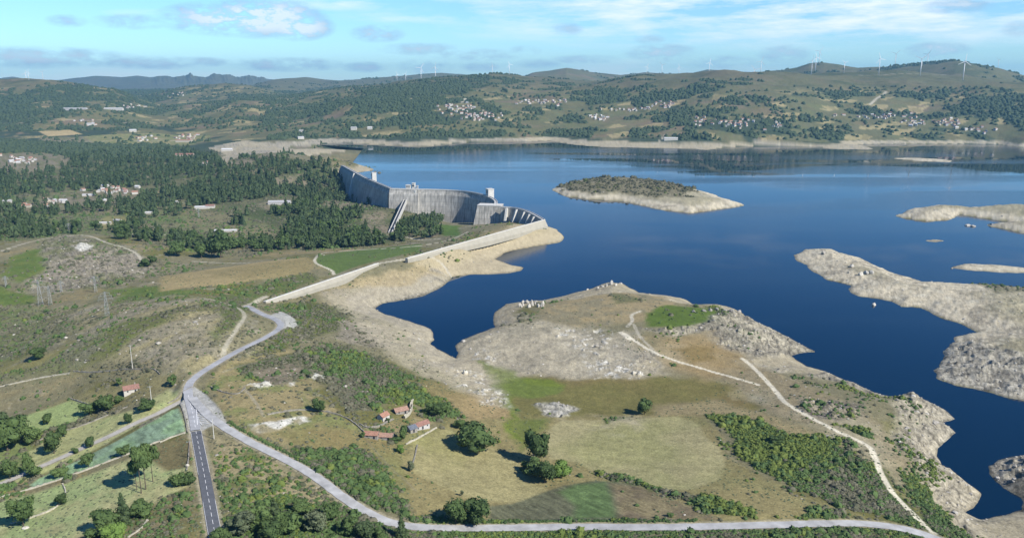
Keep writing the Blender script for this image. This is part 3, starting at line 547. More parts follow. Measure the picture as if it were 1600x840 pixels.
# wet rim at the waterline
wet = sst(.9, .1, Z) * (Z > -.5) * ((shd < 30)) * (~downs); C = C * (1 - .45 * wet[..., None] * sst(2600, 1500, RR)[..., None])
# tracks
for p, w, b in TRK:
    m = (X > p[:, 0].min() - 30) & (X < p[:, 0].max() + 30) & (Y > p[:, 1].min() - 30) & (Y < p[:, 1].max() + 30)
    d = dseg(segs_of(list(map(tuple, p)), False), X[m] + n3[m] * .7, Y[m] + n3[m] * .7)
    ww = np.maximum(w / 2, .0007 * RR[m]); M = sst(ww * 1.35, ww * .7, d) * min(1, b)
    C[m] = lay(C[m], c(.50, .47, .40) * min(1.15, b), M * .9); scrub[m] *= 1 - sst(ww * 2.4, ww * 1.3, d); rock[m] *= 1 - M; wood[m] *= 1 - sst(ww * 4, ww * 1.5, d)
sh_ = sst(2.6, .2, droad); C = lay(C, c(.33, .30, .23), sh_ * .8 * (droad < 3)); scrub *= sst(.8, 2.6, droad); rock *= sst(0, 3, droad)
park = region([(440, 518), (466, 510), (462, 500), (448, 490), (438, 486), (425, 492), (408, 488), (430, 500), (440, 508)], 1.2, False)
jn = region([(277, 628), (293, 612), (303, 606), (318, 612), (345, 640), (356, 662), (332, 664), (312, 672), (296, 676), (290, 655), (284, 636)], 1.0, False)
for M in (park, jn): C = lay(C, c(.38, .38, .375), M * .95); scrub *= 1 - M; rock *= 1 - M
villages = []
# fine grain of every cover
g = 1 + .24 * n3 + .20 * fine + .13 * n2 + .06 * n1
rg = np.clip(rock, 0, 1)
crk = fbm(X, Y, 5.5, 4, 700, .75)
g = g * (1 - .42 * sst(.35, .7, rg) * sst(.13, .02, ce) * (RR < 1500)) * (1 - .32 * sst(.35, .7, rg) * sst(.16, .02, cells(X + fbm(X, Y, 12, 2, 741) * 3, Y + fbm(X, Y, 12, 2, 742) * 3, 6.5, 740)[1]) * (RR < 1000))
g = g * (1 - .38 * rg * sst(.12, .45, crk)) * (1 + .28 * rg * sst(.1, .5, -crk))
hm = np.clip(HM + HM2, 0, 1); sw = vn((X * .3 + Y) / 2.2, (X - Y * .3) / 30, 801); g *= 1 + hm * sw * .07
rowsn = vn((X * .8 + Y * .6) / 1.3, (X * .6 - Y * .8) / 6, 803); g *= 1 + np.clip(MT + GM, 0, 1) * rowsn * .30
C = np.clip(C * g[..., None] * np.array([.955, .94, .85]), .01, .85)
# relief that belongs to the cover
rel = rg * (fbm(X, Y, 13, 4, 720, .6) * 1.9 + np.maximum(0, fbm(X, Y, 6, 3, 730, .6)) * 2.2) * sst(.2, 3.0, Z) * (Z > 0)
cv2, ce2 = cells(X + fbm(X, Y, 12, 2, 741) * 3, Y + fbm(X, Y, 12, 2, 742) * 3, 6.5, 740)
rel = rel + rg * ((cv - .45) * 2.6 * sst(.0, .16, ce) + (cv2 - .45) * 1.5 * sst(0, .2, ce2)) * sst(.4, 3.5, Z) * (Z > 0) * sst(.35, .7, rg)
rel = rel * np.where(RR > 1800, .8, 1) * sst(0, 4, droad)
Z = Z + rel
Zs = Z.copy()
# roads lie on a flattened bed
for k, (p, w) in RD.items():
    zc = grid_at(Z, p[:, 0], p[:, 1]); kk = 15; zc = np.convolve(np.r_[np.full(kk, zc[0]), zc, np.full(kk, zc[-1])], np.ones(2 * kk + 1) / (2 * kk + 1), 'valid')
    RD[k] = (p, w, zc)
P_all = np.concatenate([v[0] for v in RD.values()]); Z_all = np.concatenate([v[2] for v in RD.values()]); W_all = np.concatenate([np.full(len(v[0]), v[1] / 2) for v in RD.values()])
mm = np.nonzero((droad < 9))
xx, yy = X[mm], Y[mm]; bz = np.zeros(len(xx)); 
for s in range(0, len(xx), 20000):
    d2 = (xx[s:s + 20000, None] - P_all[None, :, 0]) ** 2 + (yy[s:s + 20000, None] - P_all[None, :, 1]) ** 2
    wgt = 1 / (d2 + 4) ** 3; bz[s:s + 20000] = (wgt * Z_all).sum(1) / wgt.sum(1)
t = sst(8, 1.5, droad[mm]); Z[mm] = Z[mm] * (1 - t) + bz * t - .25 * sst(1.0, 0, droad[mm])

# ------------------------------------------------------------------ materials
def mat(name, col, rough=.85, **kw):
    m = bpy.data.materials.new(name); m.use_nodes = True; b = m.node_tree.nodes['Principled BSDF']
    b.inputs['Base Color'].default_value = (*col, 1); b.inputs['Roughness'].default_value = rough
    b.inputs['Specular IOR Level'].default_value = kw.get('spec', .2); b.inputs['Metallic'].default_value = kw.get('metal', 0)
    if 'noise' in kw:
        t = m.node_tree; amp, scale = kw['noise']
        no = N(t, 'ShaderNodeTexNoise'); no.inputs['Scale'].default_value = scale; no.inputs['Detail'].default_value = 5; no.inputs['Roughness'].default_value = .65
        co = N(t, 'ShaderNodeTexCoord'); t.links.new(co.outputs['Object'], no.inputs['Vector'])
        mx = N(t, 'ShaderNodeMix', data_type='RGBA'); mx.inputs['A'].default_value = (*[x * (1 - amp) for x in col], 1); mx.inputs['B'].default_value = (*[min(.9, x * (1 + amp)) for x in col], 1)
        mr = N(t, 'ShaderNodeMapRange'); mr.inputs['From Min'].default_value = .3; mr.inputs['From Max'].default_value = .7; t.links.new(no.outputs['Fac'], mr.inputs['Value'])
        t.links.new(mr.outputs[0], mx.inputs['Factor']); t.links.new(mx.outputs['Result'], b.inputs['Base Color'])
    return m
def mesh_np(name, V, Fc, mats, smooth=False, midx=None):
    """V (n,3); Fc (m,k) faces of equal size"""
    V = np.asarray(V, np.float32); Fc = np.asarray(Fc, np.int32); me = bpy.data.meshes.new(name); k = Fc.shape[1]
    me.vertices.add(len(V)); me.vertices.foreach_set('co', V.ravel()); me.loops.add(Fc.size); me.loops.foreach_set('vertex_index', Fc.ravel())
    me.polygons.add(len(Fc)); me.polygons.foreach_set('loop_start', np.arange(0, Fc.size, k, dtype=np.int32))
    me.polygons.foreach_set('use_smooth', np.full(len(Fc), smooth))
    for m in (mats if isinstance(mats, (list, tuple)) else [mats]): me.materials.append(m)
    if midx is not None: me.polygons.foreach_set('material_index', np.asarray(midx, np.int32))
    me.update(calc_edges=True); return me
def link(name, me, parent=None, loc=None, rz=0, label=None, cat=None, group=None, kind=None, scale=None):
    o = bpy.data.objects.new(name, me); COL.objects.link(o)
    if parent is not None: o.parent = parent
    if loc is not None: o.location = loc
    if rz: o.rotation_euler = (0, 0, rz)
    if scale is not None: o.scale = scale
    if label: o['label'] = label
    if cat: o['category'] = cat
    if group: o['group'] = group
    if kind: o['kind'] = kind
    return o

gm = bpy.data.materials.new('ground_cover'); gm.use_nodes = True; t = gm.node_tree; b = t.nodes['Principled BSDF']
b.inputs['Roughness'].default_value = .95; b.inputs['Specular IOR Level'].default_value = .12
at_ = N(t, 'ShaderNodeAttribute', attribute_name='cover'); tc2 = N(t, 'ShaderNodeTexCoord')
no = N(t, 'ShaderNodeTexNoise'); no.inputs['Scale'].default_value = .9; no.inputs['Detail'].default_value = 6; no.inputs['Roughness'].default_value = .75; t.links.new(tc2.outputs['Object'], no.inputs['Vector'])
mr = N(t, 'ShaderNodeMapRange'); mr.inputs['From Min'].default_value = .3; mr.inputs['From Max'].default_value = .7; mr.inputs['To Min'].default_value = .62; mr.inputs['To Max'].default_value = 1.38
t.links.new(no.outputs['Fac'], mr.inputs['Value'])
vo = N(t, 'ShaderNodeTexNoise'); vo.inputs['Scale'].default_value = .42; vo.inputs['Detail'].default_value = 8; vo.inputs['Roughness'].default_value = .8; vo.inputs['Distortion'].default_value = .6; t.links.new(tc2.outputs['Object'], vo.inputs['Vector'])
mk = N(t, 'ShaderNodeMapRange'); mk.inputs['From Min'].default_value = .36; mk.inputs['From Max'].default_value = .60; mk.inputs['To Min'].default_value = .58; mk.inputs['To Max'].default_value = 1.18; t.links.new(vo.outputs['Fac'], mk.inputs['Value'])
mf = N(t, 'ShaderNodeMix', data_type='FLOAT'); t.links.new(at_.outputs['Alpha'], mf.inputs['Factor']); t.links.new(mr.outputs[0], mf.inputs['A']); t.links.new(math_node(t, 'MULTIPLY', mk.outputs[0], mr.outputs[0]), mf.inputs['B'])
mu = N(t, 'ShaderNodeVectorMath', operation='SCALE'); t.links.new(at_.outputs['Color'], mu.inputs[0]); t.links.new(mf.outputs[0], mu.inputs['Scale']); t.links.new(mu.outputs[0], b.inputs['Base Color'])
bu = N(t, 'ShaderNodeBump'); bu.inputs['Strength'].default_value = .55; bu.inputs['Distance'].default_value = .8; t.links.new(no.outputs['Fac'], bu.inputs['Height']); t.links.new(bu.outputs[0], b.inputs['Normal'])

I = np.arange(NA * NR).reshape(NR, NA)
quads = np.stack([I[:-1, :-1], I[:-1, 1:], I[1:, 1:], I[1:, :-1]], -1).reshape(-1, 4)
gme = mesh_np('ground', np.stack([X, Y, Z], -1).reshape(-1, 3), quads[:, ::-1], gm, True)
ca_ = gme.color_attributes.new('cover', 'FLOAT_COLOR', 'POINT'); ca_.data.foreach_set('color', np.concatenate([C, rg[..., None]], -1).astype(np.float32).ravel())
link('ground', gme, kind='structure')

# water
wm = bpy.data.materials.new('lake_water'); wm.use_nodes = True; t = wm.node_tree; b = t.nodes['Principled BSDF']
b.inputs['Base Color'].default_value = (.0005, .010, .026, 1); b.inputs['IOR'].default_value = 1.333; b.inputs['Specular IOR Level'].default_value = .5
tc3 = N(t, 'ShaderNodeTexCoord'); mp = N(t, 'ShaderNodeMapping'); mp.inputs['Scale'].default_value = (.0009, .0032, 1); mp.inputs['Rotation'].default_value = (0, 0, .12); t.links.new(tc3.outputs['Object'], mp.inputs[0])
st = N(t, 'ShaderNodeTexNoise'); st.inputs['Scale'].default_value = 1.6; st.inputs['Detail'].default_value = 5; st.inputs['Distortion'].default_value = .5; t.links.new(mp.outputs[0], st.inputs['Vector'])
mr = N(t, 'ShaderNodeMapRange'); mr.inputs['From Min'].default_value = .44; mr.inputs['From Max'].default_value = .58; mr.inputs['To Min'].default_value = .01; mr.inputs['To Max'].default_value = .28; t.links.new(st.outputs['Fac'], mr.inputs['Value'])
rp = N(t, 'ShaderNodeTexNoise'); rp.inputs['Scale'].default_value = .35; rp.inputs['Detail'].default_value = 4; t.links.new(tc3.outputs['Object'], rp.inputs['Vector'])
bu = N(t, 'ShaderNodeBump'); bu.inputs['Distance'].default_value = .5; t.links.new(mr.outputs[0], bu.inputs['Strength']); t.links.new(rp.outputs['Fac'], bu.inputs['Height']); t.links.new(bu.outputs[0], b.inputs['Normal'])
mr2 = N(t, 'ShaderNodeMapRange'); mr2.inputs['To Min'].default_value = .02; mr2.inputs['To Max'].default_value = .10; mr2.inputs['From Min'].default_value = .42; mr2.inputs['From Max'].default_value = .62; t.links.new(st.outputs['Fac'], mr2.inputs['Value']); t.links.new(mr2.outputs[0], b.inputs['Roughness'])
wp = up([(-60, 262), (200, 262), (350, 262), (430, 250)], 0)
wpoly = [(-500, 2700)] + [dam_wing[0]] + dam_wing[1:] + dam_block[1:] + dam_arch[1:] + dam_right + [emb1[1], emb2[0], emb2[1], unproj(480, 560, 20), unproj(700, 740, 15), (60, 150), (900, 150), (3800, 900), (3800, 3000), (1500, 3120), (300, 3050), (-500, 3000), (-700, 2850)]
import bmesh
bm = bmesh.new(); f = bm.faces.new([bm.verts.new((x, y, 0)) for x, y in wpoly]); bmesh.ops.triangulate(bm, faces=[f])
bmesh.ops.recalc_face_normals(bm, faces=bm.faces[:])
if sum(f.normal.z * f.calc_area() for f in bm.faces) < 0: bmesh.ops.reverse_faces(bm, faces=bm.faces[:])
wme = bpy.data.meshes.new('water'); bm.to_mesh(wme); bm.free(); wme.materials.append(wm); link('water', wme, kind='structure')
# ------------------------------------------------------------------ mesh builder
class MB:
    def __init__(s): s.v = []; s.f = []; s.m = []
    def quad(s, a, b, c_, d, m=0):
        i = len(s.v); s.v += [a, b, c_, d]; s.f.append((i, i + 1, i + 2, i + 3)); s.m.append(m)
    def face(s, pts, m=0):
        i = len(s.v); s.v += list(pts); s.f.append(tuple(range(i, i + len(pts)))); s.m.append(m)
    def hexa(s, b4, t4, m=0):
        i = len(s.v); s.v += list(b4) + list(t4)
        for q in ((3, 2, 1, 0), (4, 5, 6, 7), (0, 1, 5, 4), (1, 2, 6, 5), (2, 3, 7, 6), (3, 0, 4, 7)): s.f.append(tuple(i + j for j in q)); s.m.append(m)
    def box(s, cx, cy, cz, sx, sy, sz, rz=0, m=0):
        c0, s0 = cos(rz), sin(rz); P = []
        for z in (cz, cz + sz):
            for (x, y) in ((-sx / 2, -sy / 2), (sx / 2, -sy / 2), (sx / 2, sy / 2), (-sx / 2, sy / 2)): P.append((cx + x * c0 - y * s0, cy + x * s0 + y * c0, z))
        s.hexa(P[:4], P[4:], m)
    def bar(s, a, b, r0, r1=None, n=6, m=0):
        r1 = r0 if r1 is None else r1; a = Vector(a); b = Vector(b); d = (b - a).normalized(); u = d.orthogonal().normalized(); w = d.cross(u); i = len(s.v)
        for (p, r) in ((a, r0), (b, r1)):
            for k in range(n):
                q = p + (u * cos(2 * pi * k / n) + w * sin(2 * pi * k / n)) * r; s.v.append(tuple(q))
        for k in range(n): s.f.append((i + k, i + (k + 1) % n, i + n + (k + 1) % n, i + n + k)); s.m.append(m)
        s.f.append(tuple(i + n + k for k in range(n))); s.m.append(m); s.f.append(tuple(i + n - 1 - k for k in range(n))); s.m.append(m)
    def mesh(s, name, mats, smooth=False):
        me = bpy.data.meshes.new(name); me.from_pydata([tuple(map(float, p)) for p in s.v], [], s.f)
        for m in (mats if isinstance(mats, (list, tuple)) else [mats]): me.materials.append(m)
        me.polygons.foreach_set('material_index', s.m)
        if smooth: me.polygons.foreach_set('use_smooth', [True] * len(s.f))
        me.update(); return me
def empty(name, loc, rz=0, label=None, cat=None, group=None, scale=None):
    return link(name, None, loc=loc, rz=rz, label=label, cat=cat, group=group, scale=scale)
def gz(x, y): return float(grid_at(Z, [x], [y])[0])
def fix_normals(me):
    b_ = bmesh.new(); b_.from_mesh(me); bmesh.ops.recalc_face_normals(b_, faces=b_.faces[:]); b_.to_mesh(me); b_.free(); return me

# concrete with pour joints, streaks and stains
def concrete(name, col, joints=True, scale=1.0):
    m = mat(name, col, .9, noise=(.22, .05)); t = m.node_tree; b = t.nodes['Principled BSDF']; base_l = b.inputs['Base Color'].links[0].from_socket
    tc_ = N(t, 'ShaderNodeTexCoord'); mp_ = N(t, 'ShaderNodeMapping'); mp_.inputs['Scale'].default_value = (.35, .35, .03); t.links.new(tc_.outputs['Object'], mp_.inputs[0])
    ns_ = N(t, 'ShaderNodeTexNoise'); ns_.inputs['Scale'].default_value = 1; ns_.inputs['Detail'].default_value = 6; t.links.new(mp_.outputs[0], ns_.inputs['Vector'])
    r_ = N(t, 'ShaderNodeMapRange'); r_.inputs['From Min'].default_value = .35; r_.inputs['From Max'].default_value = .65; r_.inputs['To Min'].default_value = .62; r_.inputs['To Max'].default_value = 1.15; t.links.new(ns_.outputs['Fac'], r_.inputs['Value'])
    v_ = N(t, 'ShaderNodeVectorMath', operation='SCALE'); t.links.new(base_l, v_.inputs[0])
    if joints:
        sp_ = N(t, 'ShaderNodeSeparateXYZ'); t.links.new(tc_.outputs['UV'], sp_.inputs[0])
        jx = math_node(t, 'LESS_THAN', math_node(t, 'FRACT', math_node(t, 'MULTIPLY', sp_.outputs[0], 1 / 14.0)), .055)
        jz = math_node(t, 'LESS_THAN', math_node(t, 'FRACT', math_node(t, 'MULTIPLY', sp_.outputs[1], 1 / 9.0)), .07)
        j = math_node(t, 'SUBTRACT', 1.0, math_node(t, 'MULTIPLY', math_node(t, 'MAXIMUM', jx, math_node(t, 'MULTIPLY', jz, .6)), .4))
        t.links.new(math_node(t, 'MULTIPLY', r_.outputs[0], j), v_.inputs['Scale'])
    else: t.links.new(r_.outputs[0], v_.inputs['Scale'])
    t.links.new(v_.outputs[0], b.inputs['Base Color']); return m
M_CONC = concrete('dam_concrete', (.37, .355, .315)); M_CONC2 = mat('pale_concrete', (.31, .29, .235), .9, noise=(.10, .12)); M_DECK = mat('crest_deck', (.38, .38, .37), .85, noise=(.12, .2))
M_PAR = mat('parapet_concrete', (.50, .49, .45), .85, noise=(.15, .3)); M_DARK = mat('dark_opening', (.03, .033, .04), .5)

def resample(p, step):
    p = np.array(p, float); s = np.r_[0, np.cumsum(np.hypot(*np.diff(p, axis=0).T))]; n_ = max(2, int(s[-1] / step) + 1); t = np.linspace(0, s[-1], n_)
    return np.c_[np.interp(t, s, p[:, 0]), np.interp(t, s, p[:, 1])], t
def chaikin(p, k=2):
    p = np.array(p, float)
    for _ in range(k):
        q = [p[0]]
        for i in range(len(p) - 1): q += [p[i] * .75 + p[i + 1] * .25, p[i] * .25 + p[i + 1] * .75]
        p = np.array(q + [p[-1]])
    return p
def normals_r(p):
    t = np.gradient(p, axis=0); t /= np.linalg.norm(t, axis=1)[:, None] + 1e-9
    return np.c_[t[:, 1], -t[:, 0]]
def wall_sweep(name, path, sect, mats, step=6, parent=None, closed_ends=True, **kw):
    """sect(i, s) -> list of (offset to the right, z); swept along the path, UV = (s, z)"""
    p, s = resample(path, step); nr = normals_r(p); V = []; k = None
    for i in range(len(p)):
        sc = sect(i, s[i]); k = len(sc)
        for (o, z) in sc: V.append((p[i, 0] + nr[i, 0] * o, p[i, 1] + nr[i, 1] * o, z))
    Fq = []
    for i in range(len(p) - 1):
        for j in range(k):
            j2 = (j + 1) % k; Fq.append((i * k + j, i * k + j2, (i + 1) * k + j2, (i + 1) * k + j))
    me = bpy.data.meshes.new(name); me.from_pydata(V, [], Fq + ([tuple(range(k))[::-1], tuple(range((len(p) - 1) * k, len(p) * k))] if closed_ends else []))
    for m in (mats if isinstance(mats, (list, tuple)) else [mats]): me.materials.append(m)
    fix_normals(me)
    uv = me.uv_layers.new(name='UVMap'); vi = np.empty(len(me.loops), np.int32); me.loops.foreach_get('vertex_index', vi)
    va = np.array(V); uu = np.c_[s[vi // k], va[vi, 2]]; uv.data.foreach_set('uv', uu.astype(np.float32).ravel())
    return link(name, me, parent=parent, **kw)

dam = empty('dam', (0, 0, 0), label='long grey concrete arch dam holding back the blue reservoir, with straight and curved wings', cat='dam')
def section(bt, zb, up_=2.6, dn=2.9):
    return lambda i, s: [(-up_, CREST), (dn, CREST), (dn, CREST - 2.2), (dn + bt * .25, CREST - 9), (dn + bt, zb), (-up_ - 3, zb)]
def ext(p, e0=0, e1=0):
    p = [Vector(q) for q in p]
    if e0: p[0] = p[0] + (p[0] - p[1]).normalized() * e0
    if e1: p[-1] = p[-1] + (p[-1] - p[-2]).normalized() * e1
    return [tuple(q) for q in p]
wall_sweep('wing_wall', ext(dam_wing, 14, 0), section(16, -50), M_CONC, 8, dam)
wall_sweep('gate_block', ext(dam_block, 3, 2), section(14, -55, 3.2, 5.5), M_CONC, 8, dam)
archp = chaikin(dam_arch, 3); wall_sweep('arch_wall', archp, section(13, -50), M_CONC, 4, dam)
rightp = chaikin(dam_right, 2); wall_sweep('curved_wing_wall', rightp, section(4.5, -6), M_CONC, 5, dam)
for q, nm_ in ((dam_wing, 'wing'), (dam_block, 'blk'), (archp, 'arch'), (rightp, 'right')):
    for off in (-2.5, 2.5):
        wall_sweep('parapet', q, lambda i, s, off=off: [(off - .3, CREST - .02), (off + .3, CREST - .02), (off + .3, CREST + 1.15), (off - .3, CREST + 1.15)], M_PAR, 6, dam)
    wall_sweep('crest_road', q, lambda i, s: [(-2.15, CREST + .02), (2.15, CREST + .02), (2.15, CREST + .12), (-2.15, CREST + .12)], M_DECK, 6, dam)
# thrust block at the right end of the arch, battered on three sides
a_ = Vector(unproj(746, 320.9, CREST)); b_ = Vector(unproj(783, 321.9, CREST)); d_ = (b_ - a_); dn_ = Vector((d_.y, -d_.x)).normalized(); l_ = d_.normalized()
bk = 22.0
top = [a_, b_, b_ - dn_ * bk, a_ - dn_ * bk]; bot = [a_ + dn_ * 12 - l_ * 12, b_ + dn_ * 12, b_ - dn_ * bk, a_ - dn_ * bk - l_ * 10]
mb = MB(); mb.hexa([(q.x, q.y, -42) for q in bot], [(q.x, q.y, CREST - .3) for q in top]); me = fix_normals(mb.mesh('thrust_block', M_CONC))
uv = me.uv_layers.new(name='UVMap')
for lp in me.loops: co = me.vertices[lp.vertex_index].co; uv.data[lp.index].uv = (co.x * .9, co.z)
link('thrust_block', me, dam)
mb = MB(); mb.hexa([(q.x, q.y, CREST - .3) for q in [a_ + dn_ * .6 - l_ * .6, b_ + dn_ * .6, b_ - dn_ * bk, a_ - dn_ * bk]], [(q.x, q.y, CREST + .7) for q in [a_ + dn_ * .6 - l_ * .6, b_ + dn_ * .6, b_ - dn_ * bk, a_ - dn_ * bk]]); link('block_cap', fix_normals(mb.mesh('block_cap', M_PAR)), dam)
def buttress(path, frac, reach, zb, w=4.0):
    p, s = resample(path, 4); nr = normals_r(p); i = int(frac * (len(p) - 1)); c0 = Vector(p[i]); n0 = Vector(nr[i]); t0 = Vector((-n0.y, n0.x))
    A = [c0 + n0 * 2.6 - t0 * w / 2, c0 + n0 * 2.6 + t0 * w / 2]; Bt = [q + n0 * 4.5 for q in A]; Bb = [q + n0 * reach for q in A]
    mb = MB(); mb.hexa([(A[0].x, A[0].y, zb), (Bb[0].x, Bb[0].y, zb), (Bb[1].x, Bb[1].y, zb), (A[1].x, A[1].y, zb)], [(A[0].x, A[0].y, CREST - .4), (Bt[0].x, Bt[0].y, CREST - .4), (Bt[1].x, Bt[1].y, CREST - .4), (A[1].x, A[1].y, CREST - .4)])
    link('buttress', fix_normals(mb.mesh('buttress', M_PAR)), dam)
for fr in (.10, .26, .46, .62, .78): buttress(rightp, fr, 12, 2, 3.2)
buttress(dam_wing, .37, 22, -40, 6); buttress(dam_block, .97, 13, -50, 3.5)
def tower(u, v, sx, sy, hgt, off, dark=False, name='gate_tower'):
    x, y = unproj(u, v, CREST); d_all = dam_wing + dam_block + list(map(tuple, archp)); k_ = min(range(len(d_all)), key=lambda i: (d_all[i][0] - x) ** 2 + (d_all[i][1] - y) ** 2)
    q0 = Vector(d_all[max(0, k_ - 1)]); q1 = Vector(d_all[min(len(d_all) - 1, k_ + 1)]); t0 = (q1 - q0).normalized(); n0 = Vector((t0.y, -t0.x)); c0 = Vector((x, y)) - n0 * off; rz_ = math.atan2(t0.y, t0.x)
    mb = MB(); mb.box(c0.x, c0.y, -12, sx, sy, CREST + 12 + hgt, rz_); mb.box(c0.x, c0.y, CREST + hgt, sx + 1, sy + 1, .8, rz_)
    tw = link(name, mb.mesh(name, M_PAR), dam)
    for o in (-.28, .0, .28) if sx > 4 else (0,):
        wn = MB(); wn.box(c0.x + n0.x * (sy / 2 + .05) + t0.x * o * sx, c0.y + n0.y * (sy / 2 + .05) + t0.y * o * sx, CREST + hgt * .45, 1.1, .3, hgt * .3, rz_)
        link('window', wn.mesh('window', M_DARK), tw)
tower(580, 280.5, 9, 9, 14, 6); tower(637, 295.6, 9, 8, 7, 6); tower(645, 295.6, 5, 8, 10.5, 7); tower(651, 295.8, 3, 3, 6, 5, name='hoist_post')
tower(759, 306.5, 13, 11, 12.5, 8)
# dark machinery frame on the arch tower
# chute down the hillside
p0 = hit(633, 314); p1 = hit(610, 364); A0 = Vector(unproj(633, 313, 2) + (2,)); A1 = Vector((p1[0], p1[1], p1[2] + .8)); dv = (A1 - A0); sd_ = Vector((dv.y, -dv.x, 0)).normalized()
ch = empty('penstock_chute', tuple(A1), label='twin concrete chute running straight down the wooded slope below the dam', cat='chute')
for o, nm_ in ((-2.6, 'chute_wall'), (2.6, 'chute_wall'), (0, 'chute_floor')):
    mb = MB(); w_ = .55 if o else 2.0; h_ = 1.8 if o else .4; a0 = A0 - A1 + sd_ * o; a1 = sd_ * o
    mb.hexa([tuple(a0 - sd_ * w_ - Vector((0, 0, 6))), tuple(a0 + sd_ * w_ - Vector((0, 0, 6))), tuple(a1 + sd_ * w_ - Vector((0, 0, 6))), tuple(a1 - sd_ * w_ - Vector((0, 0, 6)))],
            [tuple(a0 - sd_ * w_ + Vector((0, 0, h_))), tuple(a0 + sd_ * w_ + Vector((0, 0, h_))), tuple(a1 + sd_ * w_ + Vector((0, 0, h_))), tuple(a1 - sd_ * w_ + Vector((0, 0, h_)))])
    link(nm_, fix_normals(mb.mesh(nm_, M_PAR if o else M_DARK)), ch)
# the two straight gravity walls running from the dam towards the road
def embankment(path, lab, fdrop):
    e = empty('gravity_wall', (0, 0, 0), label=lab, cat='dam wall')
    pp, ss = resample(path, 6); T = ss[-1]
    f = lambda s: float(np.interp(s / T, *fdrop))
    wall_sweep('sloping_face', path, lambda i, s: [(-1.9, CREST), (-1.9 - f(s) * .55, CREST - f(s)), (-1.9 - f(s) * .55, CREST - f(s) - 6), (1.9, CREST - f(s) - 6), (1.9, CREST)], M_CONC2, 6, e)
    wall_sweep('crest_road', path, lambda i, s: [(-1.6, CREST + .02), (1.6, CREST + .02), (1.6, CREST + .1), (-1.6, CREST + .1)], M_DECK, 6, e)
    for off in (-1.75,): wall_sweep('parapet', path, lambda i, s, off=off: [(off - .25, CREST - .02), (off + .25, CREST - .02), (off + .25, CREST + .9), (off - .25, CREST + .9)], M_PAR, 6, e)
embankment(ext(emb1, 2, 6), 'long cream concrete wall with sloping face joined to the curved end of the dam', ((0, .5, 1), (9, 6.5, .8)))
embankment(ext(emb2, 3, 2), 'separate shorter cream concrete wall with sloping face beside the track and car park', ((0, .35, 1), (.8, 4.2, 3.2)))

# ------------------------------------------------------------------ roads as draped sheets
M_ASPH = mat('asphalt', (.10, .105, .115), .9, noise=(.2, .5)); M_OLD = mat('worn_asphalt', (.32, .325, .33), .9, noise=(.24, .12)); M_GRAV = mat('gravel', (.35, .35, .34), .95, noise=(.26, .14)); M_LANE = mat('dirt', (.36, .34, .30), .95, noise=(.18, .3))
M_PAINT = mat('road_paint', (.78, .78, .76), .7)
def strip(name, p, zc, w, m, dz, i0=0, i1=None, off=0.0, mesh_only=False, edge=.25):
    p = p[i0:i1]; zc = zc[i0:i1]; nr = normals_r(p); mb = MB(); n_ = len(p); rng_ = np.random.default_rng(5); je = rng_.normal(0, edge * .5, (n_, 2)); V = []
    for i in range(n_):
        for k_, o in enumerate((-w / 2 + off, off, w / 2 + off)):
            o2 = o + (je[i, 0] if k_ == 0 else je[i, 1] if k_ == 2 else 0) * (edge > 0)
            V.append((p[i, 0] + nr[i, 0] * o2, p[i, 1] + nr[i, 1] * o2, zc[i] + dz + (.04 if k_ == 1 and edge > 0 else 0)))
    Fq = [(i * 3 + j, i * 3 + j + 1, i * 3 + j + 4, i * 3 + j + 3) for i in range(n_ - 1) for j in (0, 1)]
    me = mesh_np(name, V, Fq, m); fix_normals(me)
    if me.polygons[0].normal.z < 0: me.flip_normals()
    return link(name, me, kind='structure')
strip('farm_lane', *[RD['farm_lane'][i] for i in (0, 2)], 4.4, M_LANE, .06)
strip('gravel_road', *[RD['gravel_road'][i] for i in (0, 2)], 5.6, M_GRAV, .064)
strip('junction_road', *[RD['junction_road'][i] for i in (0, 2)], 5.6, M_OLD, .068)
strip('asphalt_road', *[RD['asphalt_road'][i] for i in (0, 2)], 5.8, M_ASPH, .09, edge=0)
p, w, zc = RD['asphalt_road']; pf, sf = resample(p, 1.0); zf = np.interp(np.linspace(0, 1, len(pf)), np.linspace(0, 1, len(zc)), zc); nr = normals_r(pf); V = []; Fq = []
def dash(i0, i1, off, w_, V, Fq, pf=pf, zf=zf, nr=nr, dz=.135):
    for i in range(i0, min(i1, len(pf) - 1)):
        k_ = len(V)
        for (ii, o) in ((i, off - w_), (i, off + w_), (i + 1, off + w_), (i + 1, off - w_)): V.append((pf[ii, 0] + nr[ii, 0] * o, pf[ii, 1] + nr[ii, 1] * o, zf[ii] + dz + (.04 * (1 - abs(o) / 2.9)) - .04))
        Fq.append((k_, k_ + 1, k_ + 2, k_ + 3))
for i in range(2, len(pf), 7): dash(i, i + 4, 0, .085, V, Fq)
dash(0, len(pf), -2.75, .06, V, Fq); dash(0, len(pf), 2.75, .06, V, Fq)
p, w, zc = RD['junction_road']; pf2, sf = resample(p, 1.0); zf2 = np.interp(np.linspace(0, 1, len(pf2)), np.linspace(0, 1, len(zc)), zc); nr2 = normals_r(pf2)
for i in range(4, min(60, len(pf2)), 7): dash(i, i + 4, .0, .09, V, Fq, pf2, zf2, nr2, .12)
